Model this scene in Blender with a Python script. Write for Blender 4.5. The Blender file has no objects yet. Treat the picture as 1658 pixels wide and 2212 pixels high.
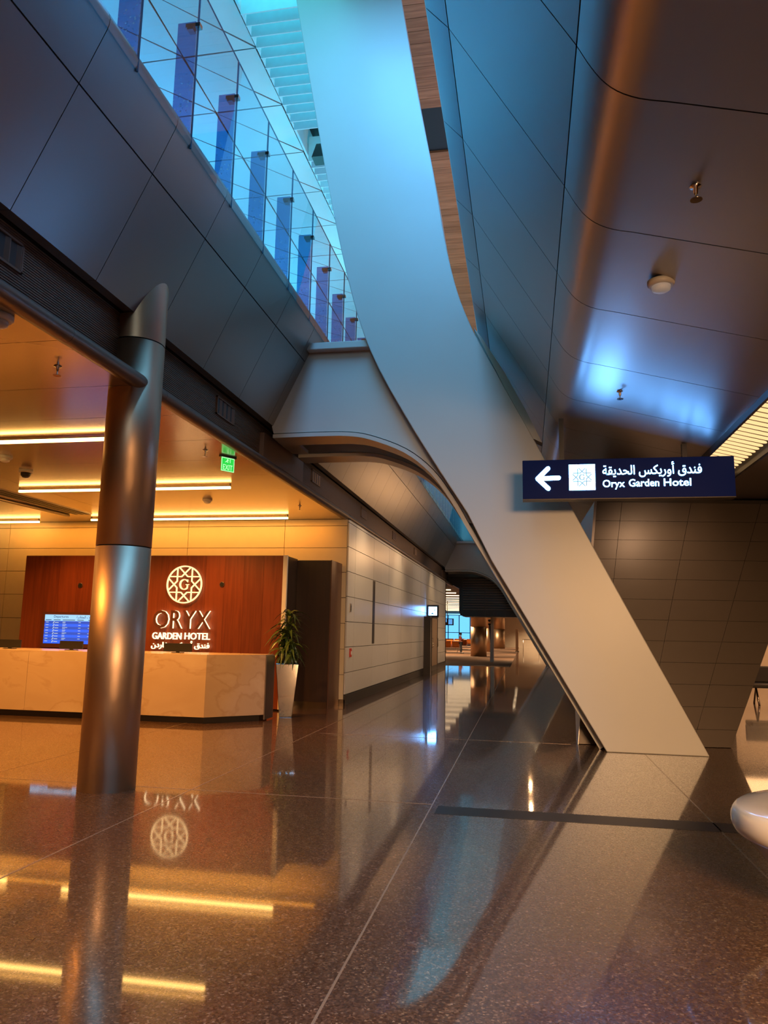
import bpy, bmesh, math, random
from mathutils import Vector, Matrix
random.seed(7)
PI = math.pi
scene = bpy.context.scene
COL = scene.collection

# ------------------------------------------------------------------ camera
cam_data = bpy.data.cameras.new('camera')
cam_data.sensor_fit = 'HORIZONTAL'
cam_data.sensor_width = 36.0
cam_data.lens = 1620.0 / 1658.0 * 36.0
cam_data.clip_start = 0.05
cam_data.clip_end = 400
cam = bpy.data.objects.new('camera', cam_data)
COL.objects.link(cam)
fwd = Vector((-0.184, 0.970, 0.157)).normalized()
up = Vector((0.011, -0.158, 0.987))
right = fwd.cross(up).normalized()
up = right.cross(fwd).normalized()
cam.matrix_world = Matrix(((right.x, up.x, -fwd.x, 0), (right.y, up.y, -fwd.y, 0),
                           (right.z, up.z, -fwd.z, 1.5), (0, 0, 0, 1)))
scene.camera = cam

# ------------------------------------------------------------------ world, exposure
world = bpy.data.worlds.new('World')
scene.world = world
world.use_nodes = True
bgn = world.node_tree.nodes['Background']
bgn.inputs[0].default_value = (0.25, 0.62, 0.95, 1)
bgn.inputs[1].default_value = 1.6
vs = scene.view_settings
vs.view_transform = 'Standard'
vs.look = 'None'
vs.gamma = 1.0
vs.use_curve_mapping = False
vs.exposure = 0.0
scene.display_settings.display_device = 'sRGB'
scene.cycles.use_denoising = True
scene.cycles.max_bounces = 8
scene.cycles.diffuse_bounces = 4
scene.cycles.glossy_bounces = 5
scene.cycles.transparent_max_bounces = 16
scene.cycles.sample_clamp_indirect = 6.0
scene.cycles.caustics_reflective = False
scene.cycles.caustics_refractive = False


def lamp(name, kind, loc, aim, color, power, size=1.0, size_y=None, spot=0.6, blend=0.5, radius=0.1, spread=None):
    d = bpy.data.lights.new(name, kind)
    d.color = color
    d.energy = power
    if kind == 'AREA':
        d.shape = 'RECTANGLE'
        d.size = size
        d.size_y = size_y or size
        if spread:
            d.spread = spread
    if kind == 'SPOT':
        d.spot_size = spot
        d.spot_blend = blend
        d.shadow_soft_size = radius
    if kind == 'POINT':
        d.shadow_soft_size = radius
    o = bpy.data.objects.new(name, d)
    COL.objects.link(o)
    o.location = loc
    o.rotation_euler = (Vector(aim) - Vector(loc)).to_track_quat('-Z', 'Y').to_euler()
    return o


AMBER = (1.0, 0.40, 0.075)
WARM = (1.0, 0.66, 0.36)
CYAN = (0.17, 0.66, 0.90)
# unseen fill lamps added behind the camera and over the void
lamp('fill_behind', 'AREA', (2.8, -3.5, 3.4), (0.9, 6.0, -1.4), (1.0, 0.55, 0.25), 400, 2.5, 1.2, spread=1.25)
lamp('fill_void', 'AREA', (-1.8, -4.0, 9.5), (-1.6, 8, 4.5), (0.62, 0.76, 0.80), 170, 2.5, 4)  # cool fill added for the upper beam
lamp('fill_void_blue', 'AREA', (-1.9, 5.0, 11.8), (-1.9, 5.0, 0), (0.14, 0.50, 1.0), 700, 1.6, 8.0)  # blue fill added to tint the gallery nosings
# amber fill added to boost the lobby's linear lights
for lx, ly, lp in ((-5.4, 9.9, 800), (-8.2, 9.9, 800), (-11.0, 9.9, 600), (-5.8, 12.3, 420), (-8.4, 12.3, 420), (-6.0, 5.6, 420), (-6.2, 2.4, 500)):
    lamp('lobby_fill_spot', 'SPOT', (lx, ly, 3.78), (lx, ly + 0.1, 0), AMBER, lp, spot=2.3, blend=0.7, radius=0.07)
lamp('lobby_wall_fill', 'AREA', (-7.8, 14.95, 3.74), (-7.8, 15.3, 2.4), (1.0, 0.36, 0.04), 50, 7.5, 0.15)
# cyan and blue fill added to brighten the upper galleries
for gy, gp in ((9.5, 60), (15.0, 300), (22.0, 700), (30.0, 700)):
    lamp('gallery_fill', 'AREA', (-7.2, gy, 6.4), (-6.0, gy + 1.5, 12.5), (0.11, 0.66, 0.86), gp, 3.0, 4.0)
for gy in (12.0, 20.0, 30.0):
    lamp('gallery_wall_fill', 'AREA', (-11.0, gy, 6.5), (-14.0, gy, 10.0), (0.05, 0.46, 1.0), 1100, 1.0, 6.0)  # added blue wash on the rear wall, mirrored by the right fascia
for gy in (10.0, 18.0):
    lamp('right_gallery_wall_fill', 'AREA', (1.7, gy, 6.5), (3.5, gy, 9.5), (0.06, 0.36, 1.0), 420, 1.0, 6.0)  # added blue wash, mirrored by the left fascia
# warm fill added from below for the plank ceiling
for gy in (14.0, 20.0, 28.0):
    lamp('right_gallery_fill', 'AREA', (1.2, gy, 6.4), (0.2, gy + 1.5, 12.5), (1.0, 0.52, 0.25), 300, 1.5, 4.0)
# warm accent lamps on the far right fascia that glance off the left fascia and tile wall
for sy, pw in ((29.5, 70), (33.5, 80)):
    lamp('accent_spot', 'SPOT', (0.12, sy, 4.80), (-3.5, sy - 10.0, 4.9), (1.0, 0.52, 0.22), pw, spot=1.0, blend=0.9, radius=0.06)
for sy in (16.5, 21.5, 29.5):
    lamp('wall_downlight', 'SPOT', (-2.4, sy, 4.9), (-3.6, sy + 0.4, 1.5), WARM, 200, spot=1.3, blend=0.9, radius=0.08)
lamp('pier_slot_light', 'SPOT', (2.1, 10.6, 3.62), (1.9, 12.0, 2.6), (1.0, 0.62, 0.36), 60, spot=1.7, blend=1.0, radius=0.15)
# added tile-wall and side hall fill, far lounge and concourse-end downlights
for sy in (15.0, 20.0, 26.0, 32.0):
    lamp('corridor_fill', 'SPOT', (0.9, sy, 4.05), (-3.66, sy + 1.2, 1.9), (1.0, 0.70, 0.45), 430, spot=1.7, blend=1.0, radius=0.06)
for ly in (42.0, 52.0, 62.0, 74.0, 86.0):
    lamp('lounge_downlight', 'SPOT', (-5.6, ly, 4.2), (-5.6, ly, 0), WARM, 4200, spot=2.3, blend=0.8, radius=0.12)
    lamp('corridor_end_downlight', 'SPOT', (0.9, ly - 6.0, 4.2), (1.3, ly - 6.0, 0), WARM, 3600, spot=2.3, blend=0.8, radius=0.12)
lamp('side_hall_fill', 'AREA', (9.5, 20.0, 3.3), (9.5, 20.0, 0), (1.0, 0.52, 0.22), 1100, 6, 18)


# ------------------------------------------------------------------ materials
def lin(r, g, b):
    f = lambda c: ((c / 255.0 + 0.055) / 1.055) ** 2.4 if c > 10 else c / 255.0 / 12.92
    return (f(r), f(g), f(b), 1)


def new_mat(name):
    m = bpy.data.materials.new(name)
    m.use_nodes = True
    return m, m.node_tree, m.node_tree.nodes['Principled BSDF']


def pbr(name, color, rough=0.5, metal=0.0, var=0.08, vscale=6.0, bump=0.0, bscale=80.0, coat=0.0, aniso=0.0, stretch=(1, 1, 1), rvar=0.0, spec=0.5, bdist=0.01):
    """Principled surface with a noise that varies colour (and optionally roughness, relief)."""
    m, nt, b = new_mat(name)
    b.inputs['Roughness'].default_value = rough
    b.inputs['Metallic'].default_value = metal
    b.inputs['Coat Weight'].default_value = coat
    b.inputs['Anisotropic'].default_value = aniso
    b.inputs['Specular IOR Level'].default_value = spec
    tc = nt.nodes.new('ShaderNodeTexCoord')
    mp = nt.nodes.new('ShaderNodeMapping')
    mp.inputs['Scale'].default_value = stretch
    nt.links.new(tc.outputs['Object'], mp.inputs[0])
    nz = nt.nodes.new('ShaderNodeTexNoise')
    nz.inputs['Scale'].default_value = vscale
    nz.inputs['Detail'].default_value = 5
    nt.links.new(mp.outputs[0], nz.inputs['Vector'])
    mix = nt.nodes.new('ShaderNodeMix')
    mix.data_type = 'RGBA'
    mix.inputs[6].default_value = tuple(c * (1 - var) for c in color[:3]) + (1,)
    mix.inputs[7].default_value = tuple(min(1, c * (1 + var)) for c in color[:3]) + (1,)
    nt.links.new(nz.outputs['Fac'], mix.inputs[0])
    nt.links.new(mix.outputs[2], b.inputs['Base Color'])
    if rvar:
        mr = nt.nodes.new('ShaderNodeMapRange')
        mr.inputs[3].default_value = rough - rvar
        mr.inputs[4].default_value = rough + rvar
        nt.links.new(nz.outputs['Fac'], mr.inputs[0])
        nt.links.new(mr.outputs[0], b.inputs['Roughness'])
    if bump:
        n2 = nt.nodes.new('ShaderNodeTexNoise')
        n2.inputs['Scale'].default_value = bscale
        nt.links.new(mp.outputs[0], n2.inputs['Vector'])
        bp = nt.nodes.new('ShaderNodeBump')
        bp.inputs['Strength'].default_value = bump
        bp.inputs['Distance'].default_value = bdist
        nt.links.new(n2.outputs['Fac'], bp.inputs['Height'])
        nt.links.new(bp.outputs[0], b.inputs['Normal'])
    return m


def emit(name, color, strength, base=(0.03, 0.03, 0.03, 1)):
    m, nt, b = new_mat(name)
    b.inputs['Base Color'].default_value = base
    b.inputs['Emission Color'].default_value = color
    b.inputs['Emission Strength'].default_value = strength
    return m


def wood(name, c0, c1, axis, rough=0.35, scale=1.0):
    """grain that runs along the given axis"""
    m, nt, b = new_mat(name)
    tc = nt.nodes.new('ShaderNodeTexCoord')
    mp = nt.nodes.new('ShaderNodeMapping')
    s = [9 * scale] * 3
    s['xyz'.index(axis)] = 0.5 * scale
    mp.inputs['Scale'].default_value = s
    nt.links.new(tc.outputs['Object'], mp.inputs[0])
    nz = nt.nodes.new('ShaderNodeTexNoise')
    nz.inputs['Scale'].default_value = 2.2
    nz.inputs['Detail'].default_value = 8
    nz.inputs['Distortion'].default_value = 0.5
    nt.links.new(mp.outputs[0], nz.inputs['Vector'])
    oi = nt.nodes.new('ShaderNodeObjectInfo')
    ramp = nt.nodes.new('ShaderNodeValToRGB')
    ramp.color_ramp.elements[0].position = 0.35
    ramp.color_ramp.elements[0].color = c0
    ramp.color_ramp.elements[1].position = 0.68
    ramp.color_ramp.elements[1].color = c1
    ad = nt.nodes.new('ShaderNodeMath')
    ad.operation = 'MULTIPLY_ADD'
    ad.inputs[1].default_value = 0.22
    ad.inputs[2].default_value = -0.11
    nt.links.new(oi.outputs['Random'], ad.inputs[0])
    a2 = nt.nodes.new('ShaderNodeMath')
    nt.links.new(nz.outputs['Fac'], a2.inputs[0])
    nt.links.new(ad.outputs[0], a2.inputs[1])
    nt.links.new(a2.outputs[0], ramp.inputs[0])
    nt.links.new(ramp.outputs[0], b.inputs['Base Color'])
    b.inputs['Roughness'].default_value = rough
    return m


def terrazzo():
    m, nt, b = new_mat('polished_terrazzo')
    tc = nt.nodes.new('ShaderNodeTexCoord')
    vo = nt.nodes.new('ShaderNodeTexVoronoi')
    vo.inputs['Scale'].default_value = 105
    nt.links.new(tc.outputs['Object'], vo.inputs['Vector'])
    sep = nt.nodes.new('ShaderNodeSeparateColor')
    nt.links.new(vo.outputs['Color'], sep.inputs[0])
    ramp = nt.nodes.new('ShaderNodeValToRGB')
    cr = ramp.color_ramp
    cr.elements[0].position = 0.0
    cr.elements[0].color = (0.050, 0.024, 0.014, 1)
    cr.elements[1].position = 1.0
    cr.elements[1].color = (0.32, 0.22, 0.15, 1)
    for p, c in ((0.45, (0.085, 0.043, 0.025, 1)), (0.78, (0.125, 0.066, 0.040, 1)), (0.93, (0.19, 0.105, 0.064, 1))):
        e = cr.elements.new(p)
        e.color = c
    nt.links.new(sep.outputs[0], ramp.inputs[0])
    nz = nt.nodes.new('ShaderNodeTexNoise')
    nz.inputs['Scale'].default_value = 0.5
    nt.links.new(tc.outputs['Object'], nz.inputs['Vector'])
    mx = nt.nodes.new('ShaderNodeMix')
    mx.data_type = 'RGBA'
    mx.blend_type = 'MULTIPLY'
    mx.inputs[0].default_value = 0.35
    nt.links.new(ramp.outputs[0], mx.inputs[6])
    nt.links.new(nz.outputs['Color'], mx.inputs[7])
    nt.links.new(mx.outputs[2], b.inputs['Base Color'])
    # each chip polishes a little differently
    mr = nt.nodes.new('ShaderNodeMapRange')
    mr.inputs[3].default_value = 0.22
    mr.inputs[4].default_value = 0.38
    nt.links.new(sep.outputs[1], mr.inputs[0])
    nt.links.new(mr.outputs[0], b.inputs['Roughness'])
    b.inputs['Specular IOR Level'].default_value = 0.25
    b.inputs['Coat Weight'].default_value = 1.0
    b.inputs['Coat IOR'].default_value = 1.6
    b.inputs['Coat Roughness'].default_value = 0.045
    n2 = nt.nodes.new('ShaderNodeTexNoise')
    n2.inputs['Scale'].default_value = 2.0
    n2.inputs['Detail'].default_value = 2
    nt.links.new(tc.outputs['Object'], n2.inputs['Vector'])
    bp = nt.nodes.new('ShaderNodeBump')
    bp.inputs['Strength'].default_value = 0.02
    bp.inputs['Distance'].default_value = 0.03
    nt.links.new(n2.outputs['Fac'], bp.inputs['Height'])
    nt.links.new(bp.outputs[0], b.inputs['Normal'])
    return m


def marble():
    m, nt, b = new_mat('beige_marble')
    tc = nt.nodes.new('ShaderNodeTexCoord')
    oi = nt.nodes.new('ShaderNodeObjectInfo')
    mp = nt.nodes.new('ShaderNodeMapping')
    mp.inputs['Scale'].default_value = (1, 1, 1.6)
    mp.inputs['Rotation'].default_value = (0, 0.6, 0)
    nt.links.new(tc.outputs['Object'], mp.inputs[0])
    nz = nt.nodes.new('ShaderNodeTexNoise')
    nz.inputs['Scale'].default_value = 1.1
    nz.inputs['Detail'].default_value = 9
    nz.inputs['Distortion'].default_value = 0.5
    nt.links.new(mp.outputs[0], nz.inputs['Vector'])
    ramp = nt.nodes.new('ShaderNodeValToRGB')
    cr = ramp.color_ramp
    cr.elements[0].position = 0.3
    cr.elements[0].color = (0.42, 0.31, 0.21, 1)
    cr.elements[1].position = 0.7
    cr.elements[1].color = (0.50, 0.40, 0.29, 1)
    e = cr.elements.new(0.5)
    e.color = (0.45, 0.34, 0.235, 1)
    e = cr.elements.new(0.53)
    e.color = (0.40, 0.29, 0.195, 1)
    e = cr.elements.new(0.56)
    e.color = (0.46, 0.35, 0.25, 1)
    nt.links.new(nz.outputs['Fac'], ramp.inputs[0])
    nt.links.new(ramp.outputs[0], b.inputs['Base Color'])
    b.inputs['Roughness'].default_value = 0.25
    return m


def glass(name, tint=(0.80, 0.93, 0.97, 1), refl=0.10, frit=0.0):
    """thin pane: mostly clear, with a facing-dependent mirror and optional printed dots"""
    m, nt, b = new_mat(name)
    nt.nodes.remove(b)
    out = nt.nodes['Material Output']
    tr = nt.nodes.new('ShaderNodeBsdfTransparent')
    tr.inputs[0].default_value = tint
    gl = nt.nodes.new('ShaderNodeBsdfGlossy')
    gl.inputs['Roughness'].default_value = 0.02
    lw = nt.nodes.new('ShaderNodeFresnel')
    lw.inputs[0].default_value = 1.45
    ad = nt.nodes.new('ShaderNodeMath')
    ad.operation = 'ADD'
    ad.inputs[1].default_value = refl * 0.4
    nt.links.new(lw.outputs[0], ad.inputs[0])
    geo = nt.nodes.new('ShaderNodeNewGeometry')       # one mirror per pane: its inner faces only transmit
    inv = nt.nodes.new('ShaderNodeMath')
    inv.operation = 'SUBTRACT'
    inv.inputs[0].default_value = 1.0
    nt.links.new(geo.outputs['Backfacing'], inv.inputs[1])
    fm = nt.nodes.new('ShaderNodeMath')
    fm.operation = 'MULTIPLY'
    nt.links.new(ad.outputs[0], fm.inputs[0])
    nt.links.new(inv.outputs[0], fm.inputs[1])
    ad = fm
    mx = nt.nodes.new('ShaderNodeMixShader')
    nt.links.new(ad.outputs[0], mx.inputs[0])
    nt.links.new(tr.outputs[0], mx.inputs[1])
    nt.links.new(gl.outputs[0], mx.inputs[2])
    last = mx
    if frit:
        tc = nt.nodes.new('ShaderNodeTexCoord')
        vo = nt.nodes.new('ShaderNodeTexVoronoi')
        vo.inputs['Scale'].default_value = 22
        nt.links.new(tc.outputs['Object'], vo.inputs['Vector'])
        lt = nt.nodes.new('ShaderNodeMath')
        lt.operation = 'LESS_THAN'
        lt.inputs[1].default_value = 0.22
        nt.links.new(vo.outputs['Distance'], lt.inputs[0])
        sx = nt.nodes.new('ShaderNodeSeparateXYZ')
        nt.links.new(tc.outputs['Object'], sx.inputs[0])
        mr = nt.nodes.new('ShaderNodeMapRange')     # dots thin out with height
        mr.inputs[1].default_value = 0.1
        mr.inputs[2].default_value = 0.95
        mr.inputs[3].default_value = frit
        mr.inputs[4].default_value = 0.0
        nt.links.new(sx.outputs[2], mr.inputs[0])
        ml = nt.nodes.new('ShaderNodeMath')
        ml.operation = 'MULTIPLY'
        nt.links.new(lt.outputs[0], ml.inputs[0])
        nt.links.new(mr.outputs[0], ml.inputs[1])
        df = nt.nodes.new('ShaderNodeBsdfDiffuse')
        df.inputs[0].default_value = (0.75, 0.85, 0.9, 1)
        m2 = nt.nodes.new('ShaderNodeMixShader')
        nt.links.new(ml.outputs[0], m2.inputs[0])
        nt.links.new(mx.outputs[0], m2.inputs[1])
        nt.links.new(df.outputs[0], m2.inputs[2])
        last = m2
    nt.links.new(last.outputs[0], out.inputs[0])
    return m


M = {}
M['panel'] = pbr('brushed_grey_panel', (0.30, 0.285, 0.27, 1), 0.34, 0.85, var=0.03, vscale=1.5, aniso=0.75)
_nt = M['panel'].node_tree          # brushed lengthwise: highlights stretch up the panel
_tg = _nt.nodes.new('ShaderNodeTangent')
_tg.direction_type = 'UV_MAP'
_tg.uv_map = 'brush'
_nt.links.new(_tg.outputs[0], _nt.nodes['Principled BSDF'].inputs['Tangent'])
M['soffit'] = pbr('brushed_bronze_grey_panel', (0.40, 0.365, 0.35, 1), 0.33, 0.92, var=0.03, vscale=1.5)
M['joint'] = pbr('dark_joint', (0.008, 0.008, 0.008, 1), 0.8)
M['grille'] = pbr('bronze_grille', (0.26, 0.17, 0.125, 1), 0.45, 0.5)
M['alu'] = pbr('satin_aluminium', (0.42, 0.37, 0.33, 1), 0.3, 0.9)
M['bullnose'] = pbr('bronze_bullnose', (0.22, 0.16, 0.125, 1), 0.42, 0.8)
M['steel'] = pbr('brushed_steel', (0.56, 0.39, 0.26, 1), 0.44, 1.0, var=0.03, vscale=3, stretch=(1, 1, 0.3), rvar=0.02)
M['chrome'] = pbr('polished_chrome', (0.60, 0.56, 0.51, 1), 0.08, 1.0, var=0.02)
M['paint'] = pbr('offwhite_steel_paint', (0.56, 0.55, 0.51, 1), 0.34, 0.0, var=0.04, vscale=1.5, bump=0.05, bscale=200)
M['tile'] = pbr('warm_grey_tile', (0.56, 0.53, 0.49, 1), 0.30, 0.0, var=0.04, vscale=2, bump=0.02)
M['amber_panel'] = pbr('cream_wall_panel', (0.70, 0.57, 0.36, 1), 0.38, 0.0, var=0.04)
M['lobby_ceiling'] = pbr('satin_metal_ceiling', (0.60, 0.50, 0.38, 1), 0.20, 0.65, var=0.03, vscale=1.0)
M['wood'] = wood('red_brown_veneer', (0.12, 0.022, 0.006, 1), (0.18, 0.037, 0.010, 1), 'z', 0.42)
M['dark_shaded_wood'] = wood('dark_shaded_veneer', (0.016, 0.006, 0.003, 1), (0.028, 0.010, 0.005, 1), 'z', 0.4)  # recess shadow put into the colour; the desk carcass shares it
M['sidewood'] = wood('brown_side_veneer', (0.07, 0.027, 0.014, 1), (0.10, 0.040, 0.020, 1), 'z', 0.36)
M['plank'] = wood('walnut_ceiling_plank', (0.22, 0.075, 0.025, 1), (0.38, 0.14, 0.055, 1), 'x', 0.4)
M['terrazzo'] = terrazzo()
M['marble'] = marble()
M['black'] = pbr('black_plastic', (0.012, 0.012, 0.013, 1), 0.4)
M['darkmetal'] = pbr('dark_bronze_metal', (0.05, 0.043, 0.038, 1), 0.4, 0.5)
M['kick'] = pbr('brass_kickplate', (0.30, 0.21, 0.12, 1), 0.2, 0.9)
M['pier_joint'] = pbr('dark_brown_joint', (0.035, 0.025, 0.018, 1), 0.7)
M['white'] = pbr('white_plastic', (0.75, 0.73, 0.70, 1), 0.35)
M['gloss_white'] = pbr('glossy_white_resin', (0.78, 0.74, 0.71, 1), 0.16, coat=0.5)
M['pier'] = pbr('brown_pier_panel', (0.095, 0.072, 0.055, 1), 0.42, 0.2, var=0.07)
M['strip_line'] = pbr('floor_strip', (0.33, 0.25, 0.19, 1), 0.25, 0.4)
M['dark_strip'] = pbr('dark_expansion_strip', (0.010, 0.009, 0.008, 1), 0.4, spec=0.25)
M['gallery'] = pbr('gallery_ceiling_panel', (0.52, 0.54, 0.55, 1), 0.35, 0.1, var=0.08, vscale=2)
M['gallery_wall'] = pbr('gallery_wall_paint', (0.46, 0.47, 0.48, 1), 0.5)
M['fin'] = pbr('cyan_tinted_baffle', (0.58, 0.78, 0.82, 1), 0.5)  # the skylight's cyan is put into the base colour
M['skylight'] = emit('lit_skylight', (0.07, 0.58, 0.72, 1), 4.6)
M['amber_tube'] = emit('amber_tube', (1.0, 0.53, 0.14, 1), 17)
M['warm_slat'] = emit('warm_lamp_slat', (1.0, 0.60, 0.26, 1), 1.35)
M['lounge_tube'] = emit('lounge_tube', (1.0, 0.68, 0.38, 1), 3.0)
M['letter_glow'] = emit('lit_letter', (1.0, 0.70, 0.38, 1), 2.4)
M['letter_face'] = pbr('letter_face', (0.09, 0.03, 0.02, 1), 0.4)
M['logo_glow'] = emit('lit_logo', (1.0, 0.62, 0.27, 1), 2.0)
M['sign_face'] = emit('navy_sign_face', (0.001, 0.025, 0.17, 1), 0.14, (0.005, 0.006, 0.009, 1))
M['sign_face'].node_tree.nodes['Principled BSDF'].inputs['Roughness'].default_value = 0.35
M['sign_face'].node_tree.nodes['Principled BSDF'].inputs['Specular IOR Level'].default_value = 0.04
M['sign_white'] = emit('sign_white', (0.13, 0.42, 1.0, 1), 28.0)
M['sign_print'] = pbr('sign_print', (0.35, 0.55, 0.65, 1), 0.5)
M['sign_emblem'] = emit('sign_emblem', (0.35, 0.60, 0.78, 1), 0.8)
M['screen_blue'] = emit('screen_blue', (0.003, 0.09, 0.68, 1), 1.5)
M['screen_blue2'] = emit('screen_blue_row', (0.004, 0.075, 0.50, 1), 1.1)
M['screen_head'] = emit('screen_header', (0.35, 0.68, 1.0, 1), 1.1)
M['screen_text'] = emit('screen_text', (0.70, 0.85, 1.0, 1), 0.7)
M['screen_ink'] = pbr('screen_ink', (0.01, 0.03, 0.08, 1), 0.5)
M['exit'] = emit('exit_green', (0.02, 0.60, 0.06, 1), 1.2)
M['exit_text'] = emit('exit_text', (0.45, 1.0, 0.45, 1), 1.3)
M['glass'] = glass('clear_glass')
M['glass_edge'] = pbr('glass_edge', (0.02, 0.10, 0.18, 1), 0.2)
M['fin_glass'] = glass('frit_glass_fin', (0.22, 0.46, 0.68, 1), 0.0, frit=0.9)
M['window_glass'] = glass('window_glass', (0.75, 0.9, 1.0, 1), 0.02)
M['leaf'] = pbr('dracaena_leaf', (0.045, 0.075, 0.012, 1), 0.35, var=0.4, vscale=9)
M['stem'] = pbr('plant_stem', (0.10, 0.07, 0.035, 1), 0.7)
M['soil'] = pbr('soil', (0.03, 0.02, 0.015, 1), 0.9, bump=0.5)
M['orange'] = pbr('orange_seat', (0.62, 0.17, 0.035, 1), 0.4)
M['carpet'] = pbr('brown_carpet', (0.10, 0.050, 0.026, 1), 0.95, var=0.35, vscale=1.2, stretch=(0.5, 2, 1))
M['skin'] = pbr('skin', (0.32, 0.17, 0.10, 1), 0.5)
M['shirt'] = pbr('maroon_shirt', (0.26, 0.05, 0.05, 1), 0.8)
M['band'] = pbr('pale_shirt_stripe', (0.55, 0.42, 0.40, 1), 0.8)
M['trouser'] = pbr('dark_trousers', (0.012, 0.014, 0.02, 1), 0.8)
M['hair'] = pbr('black_hair', (0.012, 0.01, 0.01, 1), 0.6)
M['far_wall'] = pbr('beige_hall_wall', (0.52, 0.44, 0.36, 1), 0.4)
M['red'] = pbr('red_call_point', (0.45, 0.03, 0.02, 1), 0.4)
M['lens'] = emit('strobe_lens', (0.8, 0.75, 0.7, 1), 0.12, (0.7, 0.68, 0.66, 1))
M['tv'] = emit('tv_picture', (0.10, 0.35, 0.75, 1), 1.1)
M['shell'] = pbr('dark_enclosure', (0.10, 0.08, 0.065, 1), 0.7)
M['downlight'] = emit('downlight_lens', (1.0, 0.70, 0.40, 1), 14)


# ------------------------------------------------------------------ helpers
def tag(o, label=None, cat=None, group=None, kind=None):
    if label:
        o['label'] = label
    if cat:
        o['category'] = cat
    if group:
        o['group'] = group
    if kind:
        o['kind'] = kind
    return o


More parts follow.
